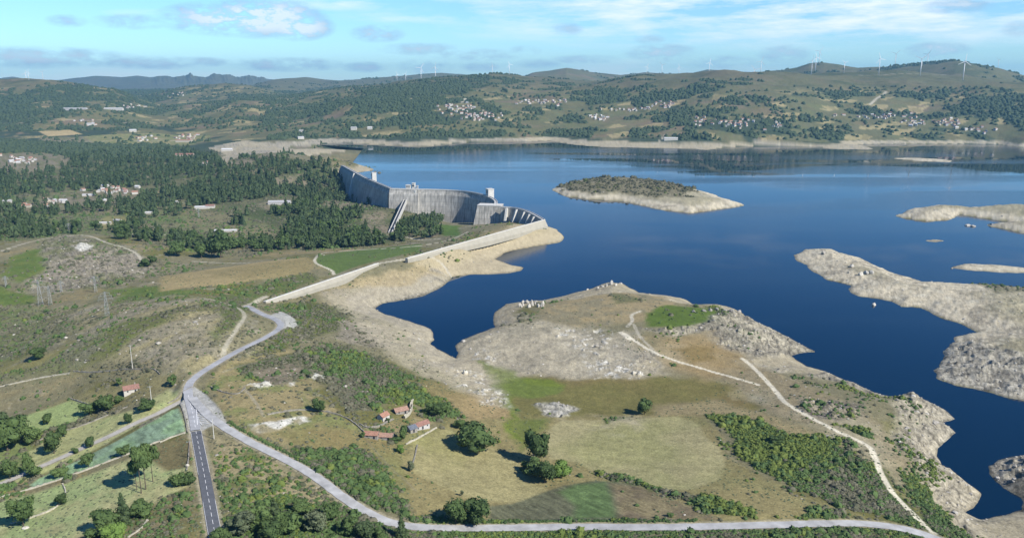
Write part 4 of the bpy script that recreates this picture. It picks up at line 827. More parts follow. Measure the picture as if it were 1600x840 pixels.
# hatched island in the junction
def gpt(u, v, dz=.12): x, y, z = hit(u, v); return (x, y, z + dz + .25)
for k_ in range(8):
    v0 = 634 + k_ * 3.6; a0 = Vector(gpt(306.5 + k_ * .25, v0)); a1 = Vector(gpt(312 + k_ * 2.0, v0 + 2.6)); d0 = (a1 - a0); s0 = Vector((d0.y, -d0.x, 0)).normalized() * .14; i0 = len(V)
    V += [tuple(a0 + s0), tuple(a1 + s0), tuple(a1 - s0), tuple(a0 - s0)]; Fq.append((i0, i0 + 1, i0 + 2, i0 + 3))
for (q0, q1) in (((306, 632), (308.5, 664)), ((306, 632), (331, 659)), ((312, 660), (316, 664))):
    a0 = Vector(gpt(*q0)); a1 = Vector(gpt(*q1)); d0 = (a1 - a0); s0 = Vector((d0.y, -d0.x, 0)).normalized() * .14; i0 = len(V)
    V += [tuple(a0 + s0), tuple(a1 + s0), tuple(a1 - s0), tuple(a0 - s0)]; Fq.append((i0, i0 + 1, i0 + 2, i0 + 3))
me = mesh_np('road_markings', V, Fq, M_PAINT); link('road_markings', me, kind='structure')

# ------------------------------------------------------------------ wind turbines
M_WHT = mat('turbine_white', (.70, .71, .72), .5, spec=.4); M_STEEL = mat('galvanised_steel', (.34, .36, .36), .5, metal=.4); M_POLE = mat('concrete_pole', (.55, .53, .48), .9); M_WOODP = mat('wooden_pole', (.18, .13, .09), .9)
def turbine_mesh():
    t_ = MB(); n_ = 12; t_.bar((0, 0, 0), (0, 0, 1), .026, .016, 14); n2_ = MB(); n2_.box(0, .02, .985, .035, .10, .035); n2_.bar((0, -.03, 1.003), (0, -.055, 1.003), .016, .008, 10)
    b_ = MB(); L = .40
    secs = [(0, .012, .012), (.06, .030, .010), (.2, .024, .007), (.4, .015, .004), (L, .004, .002)]
    for a, b2 in zip(secs[:-1], secs[1:]):
        b_.hexa([(-a[1] / 2, -a[2] / 2, a[0]), (a[1] / 2, -a[2] / 2, a[0]), (a[1] / 2, a[2] / 2, a[0]), (-a[1] / 2, a[2] / 2, a[0])], [(-b2[1] / 2, -b2[2] / 2, b2[0]), (b2[1] / 2, -b2[2] / 2, b2[0]), (b2[1] / 2, b2[2] / 2, b2[0]), (-b2[1] / 2, b2[2] / 2, b2[0])])
    return t_.mesh('tower', M_WHT, True), n2_.mesh('nacelle', M_WHT), b_.mesh('blade', M_WHT)
TM, NM, BMh = turbine_mesh()
TB = [(41, 124, 115, 6200, 'on the left hill, hindmost of its three'), (46, 131, 117, 5600, 'on the left hill, lowest of its three'), (68, 128, 113, 6000, 'on the left hill, rightmost of its three'),
 (620.5, 128, 119, 5300, 'small, farthest left on the middle ridge'), (633.7, 126, 120, 5300, 'small, just right of the leftmost one on the middle ridge'), (658, 123.5, 106, 5300, 'on the middle ridge left of the pale track end'), (680.5, 124, 105, 5200, 'tall, at the pale track end on the middle ridge'),
 (769.5, 116, 103, 5400, 'faint, on the top of the middle hill'), (795.7, 119, 101, 5200, 'tall, right of the middle hill top'),
 (1010.5, 118, 105, 4700, 'leftmost on the long green right-hand ridge'), (1034, 117.5, 101.5, 4700, 'second from the left on the long green right-hand ridge'), (1060.5, 117, 106, 4800, 'third from the left on the long green right-hand ridge'), (1108, 115.5, 98, 4700, 'alone below the rounded blue hill'),
 (1179, 112, 106, 5600, 'short and faint at the foot of the dark peak'), (1188.7, 112.5, 96, 4700, 'tall, at the left foot of the dark peak'), (1268, 113, 95, 4700, 'in front of the dark peak, on the near ridge'), (1274.5, 102, 85, 6100, 'on the dark peak, left one'),
 (1279.5, 99, 80, 6300, 'on the dark peak, right one'), (1318.7, 113, 98, 4700, 'just right of the dark peak'), (1373, 114, 92, 4650, 'on the near ridge between dark peak and big hill'), (1398, 104, 84, 6300, 'far one behind the near ridge saddle'),
 (1438, 114, 92, 4650, 'on the near ridge left of the big hill'), (1448.7, 100, 85, 6400, 'faint, on the left shoulder of the big hill'), (1505, 120, 96, 4550, 'largest, in front of the big hill'), (1558.7, 110, 94, 6000, 'on the right shoulder of the big hill')]
rng = random.Random(4)
for i, (u, vb, vh, R, ds) in enumerate(TB):
    a, _ = pix_dir(u, vb); x, y = R * sin(a), R * cos(a); z = gz(x, y) - 1
    _, eh = pix_dir(u, vh); hh = CAM_Z + R * math.tan(eh) - z; hh = min(max(hh, 48), 92)
    t_ = empty('wind_turbine', (x, y, z), rz=-a + rng.uniform(-.7, .7), label='white wind turbine ' + ds, cat='wind turbine', group='wind turbines on the ridges', scale=(hh, hh, hh))
    link('tower', TM, t_); link('nacelle', NM, t_); r0 = rng.uniform(0, 2.1)
    for k_ in range(3):
        o = link('blade', BMh, t_, loc=(0, -.045, 1.003)); o.rotation_euler = (0, r0 + k_ * 2 * pi / 3, 0)

# ------------------------------------------------------------------ pylons and poles
def lattice(h, w):
    mb = MB(); r = .10; n_ = 6
    def cor(t): ww = w * (1 - t) + .9 * t; ww = ww / 2; return [Vector((sx * ww, sy * ww, h * t)) for sx, sy in ((-1, -1), (1, -1), (1, 1), (-1, 1))]
    prev = cor(0)
    for k_ in range(1, n_ + 1):
        cur = cor(k_ / n_)
        for j in range(4): mb.bar(prev[j], cur[j], r, n=4); mb.bar(prev[j], cur[(j + 1) % 4], r * .6, n=4); mb.bar(prev[(j + 1) % 4], cur[j], r * .6, n=4); mb.bar(cur[j], cur[(j + 1) % 4], r * .6, n=4)
        prev = cur
    am = MB()
    for zz, L in ((.72, .26), (.84, .22), (.95, .16)):
        for s_ in (-1, 1):
            am.bar((0, 0, h * zz), (s_ * h * L, 0, h * zz), r * .8, n=4); am.bar((0, 0, h * (zz + .05)), (s_ * h * L, 0, h * zz), r * .7, n=4); am.bar((s_ * h * L, 0, h * zz), (s_ * h * L, 0, h * zz - 1.6), .12, n=4)
    return mb.mesh('mast', M_STEEL), am.mesh('cross_arm', M_STEEL)
for (u, v, vt, lab) in ((64, 477, 441, 'large grey lattice pylon between green field and rocky slope at the left'), (311, 340, 327, 'small lattice pylon in the valley below the dark forest'), (168, 494, 458, 'slim lattice pylon on the dry hillside behind the bare slope'), (79, 476, 449, 'lattice pylon standing close to the right of the largest pylon'),
                        (96, 456, 440, 'thin lattice mast on the scrubby slope, left of another mast'), (150, 456, 433, 'thin lattice mast at the edge of the rocky scrub, tallest of the far masts'), (10, 448, 433, 'thin lattice mast above the bright green field at the left edge'), (108, 364, 350, 'thin mast at the pale track below the far villages')):
    x, y, z = hit(u, v); hgt = (v - vt) * math.hypot(x, y) / F * 1.02; a, b2 = lattice(hgt, hgt * .17)
    e = empty('power_pylon', (x, y, z - .3), rz=.5, label=lab, cat='pylon', group='power pylons on the left slopes'); link('mast', a, e); link('cross_arm', b2, e)
for (u, v, vt, lab, mm_) in ((207.5, 577, 543, 'pale utility pole standing on the hillside above the red roofed barn', M_POLE), (238, 638, 606, 'pale utility pole beside the dirt lane near the junction', M_POLE), (334.5, 685, 656, 'utility pole with crossbar on the verge between the two roads', M_POLE),
                             (297.5, 715, 690, 'dark wooden pole beside the asphalt road', M_WOODP), (132.5, 699, 690, 'short pale post beside the dirt lane by the green crop', M_POLE)):
    x, y, z = hit(u, v); hgt = (v - vt) * math.hypot(x, y, CAM_Z - z) / F * 1.08; e = empty('utility_pole', (x, y, z - .2), rz=.3, label=lab, cat='pole')
    mb = MB(); mb.bar((0, 0, 0), (0, 0, hgt), .22, .13, 8); link('post', mb.mesh('post', mm_), e)
    if hgt > 6:
        mb = MB(); mb.box(0, 0, hgt - .7, 2.6, .14, .16); mb.bar((-1.1, 0, hgt - .55), (-1.1, 0, hgt - .2), .09); mb.bar((1.1, 0, hgt - .55), (1.1, 0, hgt - .2), .09); link('crossbar', mb.mesh('crossbar', M_STEEL), e)
# ------------------------------------------------------------------ houses
WALLS = {'white': mat('white_render', (.46, .44, .39), .85, noise=(.08, .5)), 'cream': mat('cream_render', (.42, .385, .31), .85, noise=(.1, .5)), 'stone': mat('granite_masonry', (.27, .25, .22), .95, noise=(.35, 1.5)), 'grey': mat('grey_render', (.42, .41, .39), .9, noise=(.15, .4))}
def tile_mat(name, col):
    m = mat(name, col, .9, noise=(.42, 1.4)); return m
ROOFS = {'orange': tile_mat('orange_tiles', (.30, .165, .115)), 'red': tile_mat('red_tiles', (.24, .135, .105)), 'brown': tile_mat('old_brown_tiles', (.30, .19, .14)), 'grey': tile_mat('grey_roof', (.36, .36, .36)), 'white': tile_mat('white_sheet_roof', (.50, .50, .49)), 'slate': tile_mat('slate_roof', (.12, .135, .16))}
def gable(L, W_, hw, hr, ov=.4):
    wl = MB(); x, y = L / 2, W_ / 2
    for s_ in (-1, 1):
        wl.quad((-x * s_, -y * s_, -2.5), (x * s_, -y * s_, -2.5), (x * s_, -y * s_, hw), (-x * s_, -y * s_, hw))
        wl.face([(x * s_, -y * s_, -2.5), (x * s_, y * s_, -2.5), (x * s_, y * s_, hw), (x * s_, 0, hw + hr), (x * s_, -y * s_, hw)])
    rf = MB(); th = .22; sl = hr / y; X0 = x + ov
    for s_ in (-1, 1):
        yo = s_ * (y + ov); zo = hw - ov * sl + .05; zr = hw + hr + .05
        b4 = [(-X0, yo, zo), (X0, yo, zo), (X0, s_ * .001, zr), (-X0, s_ * .001, zr)]; t4 = [(a, b, c_ + th) for a, b, c_ in b4]
        rf.hexa(b4 if s_ < 0 else b4[::-1], t4 if s_ < 0 else t4[::-1])
    return wl, rf
HM_CACHE = {}
def house(x, y, z, rz, L, W_, hw, hr, wall, roof, label, cat='house', group=None, detail=False, name='house', chimney=False, key=None):
    key = (round(L), round(W_), round(hw), wall, roof) if not detail else None
    e = empty(name, (x, y, z), rz=rz, label=label, cat=cat, group=group)
    if key and key in HM_CACHE: wm_, rm_ = HM_CACHE[key]
    else:
        wl, rf = gable(L, W_, hw, hr); wm_ = fix_normals(wl.mesh('wall', WALLS[wall])); rm_ = rf.mesh('roof', ROOFS[roof])
        if key: HM_CACHE[key] = (wm_, rm_)
    link('wall', wm_, e); r = link('roof', rm_, e)
    if detail:
        nw = max(1, int(L / 3.5))
        for s_ in (-1, 1):
            for k_ in range(nw):
                xx = -L / 2 + L * (k_ + .5) / nw
                if k_ == nw // 2 and s_ < 0: mb = MB(); mb.box(xx, s_ * (W_ / 2 + .03), 0, 1.1, .12, 2.0); link('door', mb.mesh('door', M_DARK), e)
                else: mb = MB(); mb.box(xx, s_ * (W_ / 2 + .03), 1.1, .9, .12, .9); link('window', mb.mesh('window', M_DARK), e)
        mb = MB(); mb.box(L / 2 + .03, .4, 1.2, .12, .9, .9); link('window', mb.mesh('window', M_DARK), e)
        if chimney: mb = MB(); mb.box(L * .3, W_ * .2, hw, .7, .7, hr + .9); link('chimney', mb.mesh('chimney', WALLS['stone']), r)
    return e
def house_px(u, v, rz, L, W_, hw, hr, wall, roof, label, **kw):
    x, y, z = hit(u, v); return house(x, y, z, rz, L, W_, hw, hr, wall, roof, label, **kw)
house_px(205, 611, .55, 9.5, 7, 2.6, 1.9, 'white', 'red', 'low barn with large faded red tiled roof and white gable, on the left hillside', detail=True, chimney=True, name='barn', cat='barn')
house_px(599, 655, 1.0, 6, 5, 3.0, 1.5, 'white', 'orange', 'small house with bright orange tiled roof and white gable in the ruined farmstead', detail=True, chimney=True, cat='house')
house_px(581, 682, -.12, 8.2, 5, 2.2, 1.3, 'stone', 'orange', 'low stone shed with orange tiled roof, left half of the long row at the farmstead', detail=True, name='stone_shed', cat='shed')
house_px(603, 684, -.10, 8.2, 5.2, 2.0, 1.2, 'stone', 'brown', 'low stone shed with brown tiled roof, right half of the long row at the farmstead', detail=True, name='stone_shed', cat='shed')
house_px(657, 668, .75, 10.5, 5, 2.6, 1.5, 'grey', 'red', 'long barn with reddish roof and pale wall, nearest the hay meadow', detail=True, name='barn', cat='barn')
house_px(643, 673, .75, 5, 5.2, 2.4, 1.4, 'stone', 'slate', 'small outbuilding with dark bluish roof at the end of the long barn', detail=True, name='outbuilding', cat='outbuilding')
house_px(626, 644, .5, 8.5, 6, 2.2, 1.4, 'stone', 'brown', 'half collapsed stone farmhouse with dull brown roof, topmost of the farmstead', detail=True, name='ruined_farmhouse', cat='ruin')
M_STONE = WALLS['stone']
def ruin_wall(pts, h, lab, w_=.38, seed=1, name='stone_wall', cat='stone wall', m=None, group=None):
    P_ = smooth_path(hp(pts), 1.6) if len(pts) > 2 else resample(hp(pts), 1.6)[0]; r_ = np.random.default_rng(seed); V = []; n_ = len(P_); nr = normals_r(P_); zc = grid_at(Z, P_[:, 0], P_[:, 1])
    for i in range(n_):
        hh = h * r_.uniform(.55, 1.15); ww = w_ * r_.uniform(.8, 1.3)
        for (o, z) in ((-ww, -.6), (-ww * .7, hh), (ww * .7, hh * r_.uniform(.85, 1.1)), (ww, -.6)): V.append((P_[i, 0] + nr[i, 0] * o, P_[i, 1] + nr[i, 1] * o, zc[i] + z))
    Fq = [(i * 4 + j, i * 4 + j + 1, i * 4 + j + 5, i * 4 + j + 4) for i in range(n_ - 1) for j in range(3)]
    me = mesh_np(name, V, Fq, m or M_STONE); fix_normals(me); link(name, me, label=lab, cat=cat, group=group)
M_DRY = mat('dry_stone', (.22, .205, .17), .95, noise=(.4, .9)); M_PALEW = mat('pale_stone', (.38, .355, .28), .95, noise=(.3, .9))
WL = [([(634, 694), (655, 684), (682, 668)], 1.0, 'pale dry stone wall in front of the long reddish barn', M_PALEW), ([(632, 654), (641, 647), (645, 636), (643, 630)], 2.6, 'broken pale ruin wall beside the collapsed farmhouse', M_PALEW), ([(640, 638), (646, 628)], 3.4, 'tall leaning fragment of ruin wall above the farmstead', M_PALEW),
 ([(560, 662), (575, 670), (590, 668), (600, 662), (615, 655)], 1.2, 'tumbled stone wall between the orange roofed house and the long shed', M_DRY), ([(418, 648), (450, 642), (485, 640), (520, 645), (545, 655), (562, 668), (575, 682)], 1.1, 'dry stone wall from the white rock patch to the farmstead', M_DRY),
 ([(383, 606), (372, 618), (345, 612), (330, 605)], .9, 'low stone wall by the bend of the junction road', M_DRY), ([(250, 689), (225, 698), (200, 710), (150, 728), (100, 747), (50, 763), (0, 777)], .9, 'pale stone wall along the lower edge of the teal crop field', M_PALEW),
 ([(290, 676), (270, 682), (250, 691)], .9, 'pale stone wall at the right corner of the teal crop field', M_PALEW), ([(282, 632), (287, 645), (291, 662), (293, 676)], .9, 'dark stone wall between the teal crop and the junction', M_DRY), ([(108, 622), (132, 630), (148, 636), (170, 645)], .9, 'field wall above the two green meadows at the left', M_DRY),
 ([(58, 690), (80, 678), (120, 668), (160, 652), (200, 635)], .8, 'stone wall between the upper and lower green meadows', M_DRY), ([(16, 818), (50, 808), (80, 798), (98, 784), (104, 768), (98, 756)], .9, 'curving stone wall across the pale meadow at the bottom left', M_PALEW), ([(0, 604), (40, 595), (75, 588), (110, 583)], .9, 'pale ruined wall across the scrubby slope at the left edge', M_PALEW),
 ([(115, 580), (150, 582), (180, 578), (215, 577), (240, 575), (250, 585)], .9, 'dark stone wall below the pale utility pole on the hillside', M_DRY), ([(296, 690), (295, 715), (292, 735)], .7, 'low wall on the left verge of the asphalt road', M_DRY), ([(640, 735), (648, 715), (652, 695)], .7, 'low stone wall at the left side of the hay meadow', M_DRY),
 ([(230, 812), (222, 826), (200, 838), (195, 850)], .8, 'stone wall beside the pale path at the bottom left', M_PALEW), ([(300, 605), (285, 612), (278, 622), (262, 630)], .8, 'stone wall curving along the left side of the junction', M_DRY)]
for i, (pts, h, lab, m_) in enumerate(WL): ruin_wall(pts, h, lab, seed=i, m=m_)
# larger separate buildings of the valley and the far shore
big = [(353, 362, .08, 36, 9, 3, 1.2, 'white', 'white', 'long white sheet roofed shed beside the round trees in the valley'), (163, 350, .15, 22, 8, 3, 1, 'cream', 'white', 'pale flat farm building with walled yard by the track'), (184, 346, -.4, 14, 8, 3, 1.4, 'cream', 'grey', 'small pale building right of the walled yard'), (195, 355, .25, 22, 6, 3, 1.4, 'cream', 'white', 'pale shed below the walled yard'),
 (229, 334, .1, 20, 7, 3, 1.3, 'white', 'white', 'long low white building left of the forest edge'), (437, 319, .06, 42, 14, 5, 2.5, 'grey', 'grey', 'long grey roofed hall among the conifers'), (329, 325, .15, 16, 10, 5, 2, 'white', 'red', 'white building with red roof at the right end of the forest edge'), (316, 326, .15, 26, 8, 4, 1.5, 'white', 'white', 'long white building joined left of the red roofed one at the forest edge'),
 (275, 317, 0, 14, 7, 3, 1.3, 'white', 'white', 'small white building on the forest edge'), (289, 246, 0, 56, 14, 9, 4, 'cream', 'red', 'large building with broad red roof rising from the forest'), (355, 236, .1, 34, 12, 6, 3, 'white', 'white', 'white building right of the forest on the far left shore'), (1048, 219, -.05, 48, 14, 8, 2, 'white', 'white', 'long white building just above the far shore'),
 (118, 172, 0, 110, 20, 8, 3, 'grey', 'grey', 'long grey industrial hall on the distant left plain'), (178, 172, 0, 90, 20, 8, 3, 'white', 'white', 'long white industrial hall on the distant left plain'), (142, 196, .3, 30, 14, 8, 3, 'white', 'grey', 'white house by the distant green fields at the left'), (208, 206, .2, 26, 14, 8, 3, 'white', 'white', 'white house right of the distant green fields'), (288, 222, .0, 60, 16, 7, 2.5, 'cream', 'orange', 'long orange roofed building at the near edge of the pale village'),
 (471, 207, 0, 16, 12, 8, 2, 'white', 'grey', 'white house alone above the sandy inlet'), (470, 217, .5, 22, 12, 6, 3, 'white', 'grey', 'small white building on the sandy inlet'), (553, 203, 0, 22, 14, 9, 3, 'white', 'grey', 'white house pair above the left far shore'), (578, 202, 0, 18, 12, 7, 3, 'white', 'white', 'single white house above the left far shore'),
 (32, 322, .1, 24, 10, 5, 2, 'white', 'orange', 'white house with orange roof in the left hamlet'), (12, 317, .2, 16, 9, 5, 2, 'white', 'grey', 'white house at the left end of the left hamlet'), (42, 324, .1, 16, 10, 5, 2, 'cream', 'orange', 'orange roofed house at the right end of the left hamlet'), (163, 292, .1, 20, 10, 4, 2, 'white', 'white', 'white roofed house at the top of the clearing village'), (139, 306, .1, 26, 8, 3, 1.4, 'white', 'white', 'long white house at the bottom left of the clearing village'),
 (211, 303, .4, 12, 9, 5, 2, 'white', 'orange', 'white house at the right end of the clearing village'), (97, 316, 0, 9, 8, 5, 2, 'white', 'white', 'single white cube house right of the left hamlet'), (163, 315, 0, 10, 8, 4, 2, 'white', 'white', 'single white house below the clearing village')]
for b_ in big: house_px(*b_[:9], b_[9], name='building' if b_[3] > 30 else 'house', cat='building' if b_[3] > 30 else 'house')
rng = random.Random(11)
clus = [(722, 170, 26, 9, 34, 'white and red roofed house in the dense hillside village left of centre', .5), (752, 182, 28, 7, 34, 'red roofed house in the lower right part of the dense hillside village left of centre', .8),
 (845, 160, 42, 5, 26, 'house of the strung out village right of the dense hillside village', .6), (935, 184, 20, 5, 14, 'house in the white hamlet above the middle of the far shore', .3), (1040, 164, 14, 5, 16, 'red roofed house in the small village high on the middle slope', .8), (990, 171, 30, 3, 14, 'house in the row leading to the small village on the middle slope', .4),
 (1100, 190, 18, 6, 18, 'house in the hamlet above the white shore building', .5), (1152, 194, 20, 7, 20, 'house in the village right of the white shore building', .5), (1215, 196, 20, 6, 8, 'white house among the dark trees on the right shore', .2), (1370, 182, 48, 4, 26, 'house in the upper row of the large village on the right shore', .6),
 (1430, 193, 18, 5, 14, 'house in the middle part of the large village on the right shore', .6), (1482, 192, 18, 5, 20, 'red roofed house in the right part of the large village on the right shore', .9), (1520, 203, 24, 5, 10, 'scattered house at the right end of the large village', .5),
 (290, 215, 22, 5, 16, 'house in the pale village left of the lake', .6), (228, 218, 18, 4, 10, 'house in the grey village at the far forest edge', .4), (208, 167, 18, 4, 14, 'house in the distant red roofed village on the left plain', .8), (280, 148, 16, 3, 8, 'tiny house in the highest distant village at the left', .5),
 (30, 250, 38, 8, 22, 'house in the village inside the left forest', .5), (180, 298, 32, 5, 16, 'small house in the village clearing before the forest', .6), (80, 318, 30, 5, 7, 'small house beside the left hamlet', .4), (320, 258, 14, 4, 5, 'house among the conifers right of the big red roof', .4), (140, 192, 30, 8, 6, 'scattered farmhouse on the distant left fields', .4)]
hpos = []
for (u, v, su, sv, n_, lab, pr) in clus:
    k_ = 0; tr = 0
    while k_ < n_ and tr < n_ * 12:
        tr += 1; uu = u + rng.gauss(0, su * .5); vv = v + rng.gauss(0, sv * .45); x, y, z = hit(uu, vv)
        if z < 9 and y > 2200 and uu > 430: continue
        L = rng.choice([8, 11, 14]) * (.75 if y < 2300 else 1); W2 = rng.choice([7, 9]) * (.8 if y < 2300 else 1);
        if any((x - a) ** 2 + (y - b) ** 2 < 15 ** 2 for a, b in hpos): continue
        hpos.append((x, y)); rf = rng.choice(['orange', 'red', 'red', 'brown']) if rng.random() < pr else rng.choice(['grey', 'white', 'orange', 'brown']); wl = rng.choice(['white', 'white', 'cream', 'grey'])
        house(x, y, z, rng.uniform(0, pi), L, W2, rng.choice([4, 5.5]), 2.2, wl, rf, lab, group='houses: ' + lab.split(' in ')[-1][:60]); k_ += 1

# ------------------------------------------------------------------ foliage
def leaf_mat(name, a, b2, rough=.8):
    m = bpy.data.materials.new(name); m.use_nodes = True; t = m.node_tree; bs = t.nodes['Principled BSDF']; bs.inputs['Roughness'].default_value = rough; bs.inputs['Specular IOR Level'].default_value = .15
    ge = N(t, 'ShaderNodeNewGeometry'); no = N(t, 'ShaderNodeTexNoise'); no.inputs['Scale'].default_value = .11; no.inputs['Detail'].default_value = 3
    tc_ = N(t, 'ShaderNodeTexCoord'); t.links.new(ge.outputs['Position'], no.inputs['Vector'])
    r_ = N(t, 'ShaderNodeMapRange'); r_.inputs['From Min'].default_value = .3; r_.inputs['From Max'].default_value = .7; r_.inputs['To Max'].default_value = .6; t.links.new(no.outputs['Fac'], r_.inputs['Value'])
    oi = N(t, 'ShaderNodeObjectInfo'); ad = math_node(t, 'ADD', math_node(t, 'SUBTRACT', math_node(t, 'ADD', r_.outputs[0], math_node(t, 'MULTIPLY', oi.outputs['Random'], .5)), .2), math_node(t, 'MULTIPLY', ge.outputs['Random Per Island'], .45), clamp=True)
    mx = N(t, 'ShaderNodeMix', data_type='RGBA'); mx.inputs['A'].default_value = (*a, 1); mx.inputs['B'].default_value = (*b2, 1); t.links.new(ad, mx.inputs['Factor']); t.links.new(mx.outputs['Result'], bs.inputs['Base Color']); return m
LM = {'oak': leaf_mat('oak_leaves', (.033, .056, .020), (.078, .118, .038)), 'mid': leaf_mat('mid_leaves', (.045, .075, .025), (.095, .14, .045)), 'bright': leaf_mat('bright_leaves', (.075, .13, .03), (.13, .20, .045)), 'grey': leaf_mat('grey_green_leaves', (.06, .08, .04), (.13, .15, .085)),
      'pine': leaf_mat('pine_needles', (.030, .050, .024), (.075, .105, .042)), 'isle': leaf_mat('island_scrub_leaves', (.034, .042, .022), (.11, .105, .06)), 'scrubd': leaf_mat('dark_scrub', (.034, .062, .021), (.082, .128, .042)), 'scrubb': leaf_mat('bright_scrub', (.075, .11, .025), (.135, .165, .040)), 'scrubg': leaf_mat('grey_heath', (.075, .08, .045), (.17, .155, .11)),
      'far': leaf_mat('far_woodland_leaves', (.028, .045, .024), (.058, .080, .038))}
M_BARK = mat('bark', (.10, .08, .06), .95, noise=(.3, 2))
def tri_cloud(rng_, C_, Nn, s):
    """one leaf clump triangle per centre"""
    n_ = len(C_); a = rng_.normal(size=(n_, 3)); a -= (a * Nn).sum(1)[:, None] * Nn; a /= np.linalg.norm(a, axis=1)[:, None] + 1e-9; b2 = np.cross(Nn, a); th = rng_.uniform(.7, 1.3, (n_, 3)) * s[:, None]
    V = np.stack([C_ + a * th[:, :1], C_ - a * .5 * th[:, 1:2] + b2 * .87 * th[:, 1:2], C_ - a * .5 * th[:, 2:] - b2 * .87 * th[:, 2:]], 1).reshape(-1, 3)
    return V, np.arange(3 * n_).reshape(-1, 3)
def ico(sub=1):
    b_ = bmesh.new(); bmesh.ops.create_icosphere(b_, subdivisions=sub, radius=1); V = np.array([v.co[:] for v in b_.verts]); Fc = np.array([[v.index for v in f.verts] for f in b_.faces]); b_.free(); return V, Fc
IV, IF_ = ico(2); IV1, IF1 = ico(1)
def merge(parts):
    V = []; Fc = []; n_ = 0
    for v, f in parts: V.append(v); Fc.append(f + n_); n_ += len(v)
    return np.concatenate(V), np.concatenate(Fc)
def crown(seed, kind, nl=900):
    r_ = np.random.default_rng(seed); lobes = []
    if kind == 'round':
        lobes = [((0, 0, .58), (.36, .36, .36))] + [((.30 * cos(a) * q, .30 * sin(a) * q, z), (s, s, s * .85)) for a, q, z, s in zip(r_.uniform(0, 2 * pi, 11), r_.uniform(.55, 1.05, 11), r_.uniform(.28, .85, 11), r_.uniform(.15, .24, 11))]
    elif kind == 'loose':
        lobes = [((.33 * cos(a) * q, .33 * sin(a) * q, z), (s, s, s * .7)) for a, q, z, s in zip(r_.uniform(0, 2 * pi, 13), r_.uniform(.1, 1.1, 13), r_.uniform(.25, .9, 13), r_.uniform(.12, .21, 13))]
    elif kind == 'umbrella':
        lobes = [((.30 * cos(a) * q, .30 * sin(a) * q, z), (s, s, s * .45)) for a, q, z, s in zip(r_.uniform(0, 2 * pi, 12), r_.uniform(.0, 1.15, 12), r_.uniform(.62, .92, 12), r_.uniform(.15, .24, 12))]
    elif kind == 'bush':
        lobes = [((.34 * cos(a) * q, .34 * sin(a) * q, z), (s, s, s)) for a, q, z, s in zip(r_.uniform(0, 2 * pi, 9), r_.uniform(.1, 1.0, 9), r_.uniform(.15, .7, 9), r_.uniform(.16, .26, 9))]
    elif kind == 'conifer':
        for z in np.linspace(.12, .95, 8):
            w_ = .42 * (1 - z) ** .8 + .03
            for k_ in range(3): a = r_.uniform(0, 2 * pi); lobes.append(((cos(a) * w_ * .42, sin(a) * w_ * .42, z), (w_ * .68, w_ * .68, .07 + w_ * .12)))
    parts = []; ar = np.array([l[1][0] ** 2 for l in lobes]); ar /= ar.sum()
    for l, q in zip(lobes, ar):
        c0 = np.array(l[0]); s0 = np.array(l[1]); n_ = max(8, int(nl * q)); d = r_.normal(size=(n_, 3)); d /= np.linalg.norm(d, axis=1)[:, None]
        C_ = c0 + d * s0 * r_.uniform(.82, 1.12, (n_, 1)); Nn = d + r_.normal(0, .45, (n_, 3)); Nn /= np.linalg.norm(Nn, axis=1)[:, None]
        sz = r_.uniform(.6, 1.3, n_) * (.055 if nl > 500 else .085) * (1 if kind != 'conifer' else .9); parts.append(tri_cloud(r_, C_, Nn, sz))
        iv, if_ = (IV, IF_) if nl > 500 else (IV1, IF1); parts.append((iv * s0 * .8 * (1 + r_.normal(0, .08, (len(iv), 1))) + c0, if_))
    return merge(parts)
def trunk_mesh(kind, seed):
    mb = MB(); r_ = random.Random(seed); top_ = {'umbrella': .72, 'conifer': .92}.get(kind, .55); mb.bar((0, 0, -.06), (0, 0, top_), .028, .010, 7)
    if kind != 'conifer':
        for k_ in range(4): a = r_.uniform(0, 6.28); z = top_ * r_.uniform(.55, .95); mb.bar((0, 0, z), (.24 * cos(a), .24 * sin(a), z + .16), .012, .005, 5)
    return mb.mesh('trunk', M_BARK)
CR = {}
def tree_parts(kind, tone, var, nl):
    k_ = (kind, tone, var, nl)
    if k_ not in CR:
        V, Fc = crown(hash(kind) % 97 * 0 + {'round': 1, 'loose': 2, 'umbrella': 3, 'bush': 4, 'conifer': 5}[kind] * 10 + var, kind, nl); CR[k_] = (mesh_np('crown', V, Fc, LM[tone]), trunk_mesh(kind, var))
    return CR[k_]
trng = random.Random(8)
def tree(x, y, z, w_, h, kind, tone, label, cat='tree', group=None, nl=900, name=None, var=None):
    cm_, tm_ = tree_parts(kind, tone, trng.randrange(4) if var is None else var, nl)
    e = empty(name or {'umbrella': 'pine_tree', 'conifer': 'conifer_tree', 'bush': 'bush'}.get(kind, 'tree'), (x, y, z - .2), rz=trng.uniform(0, 6.28), label=label, cat=cat, group=group, scale=(w_, w_, h))
    link('crown', cm_, e); link('trunk', tm_, e); return e
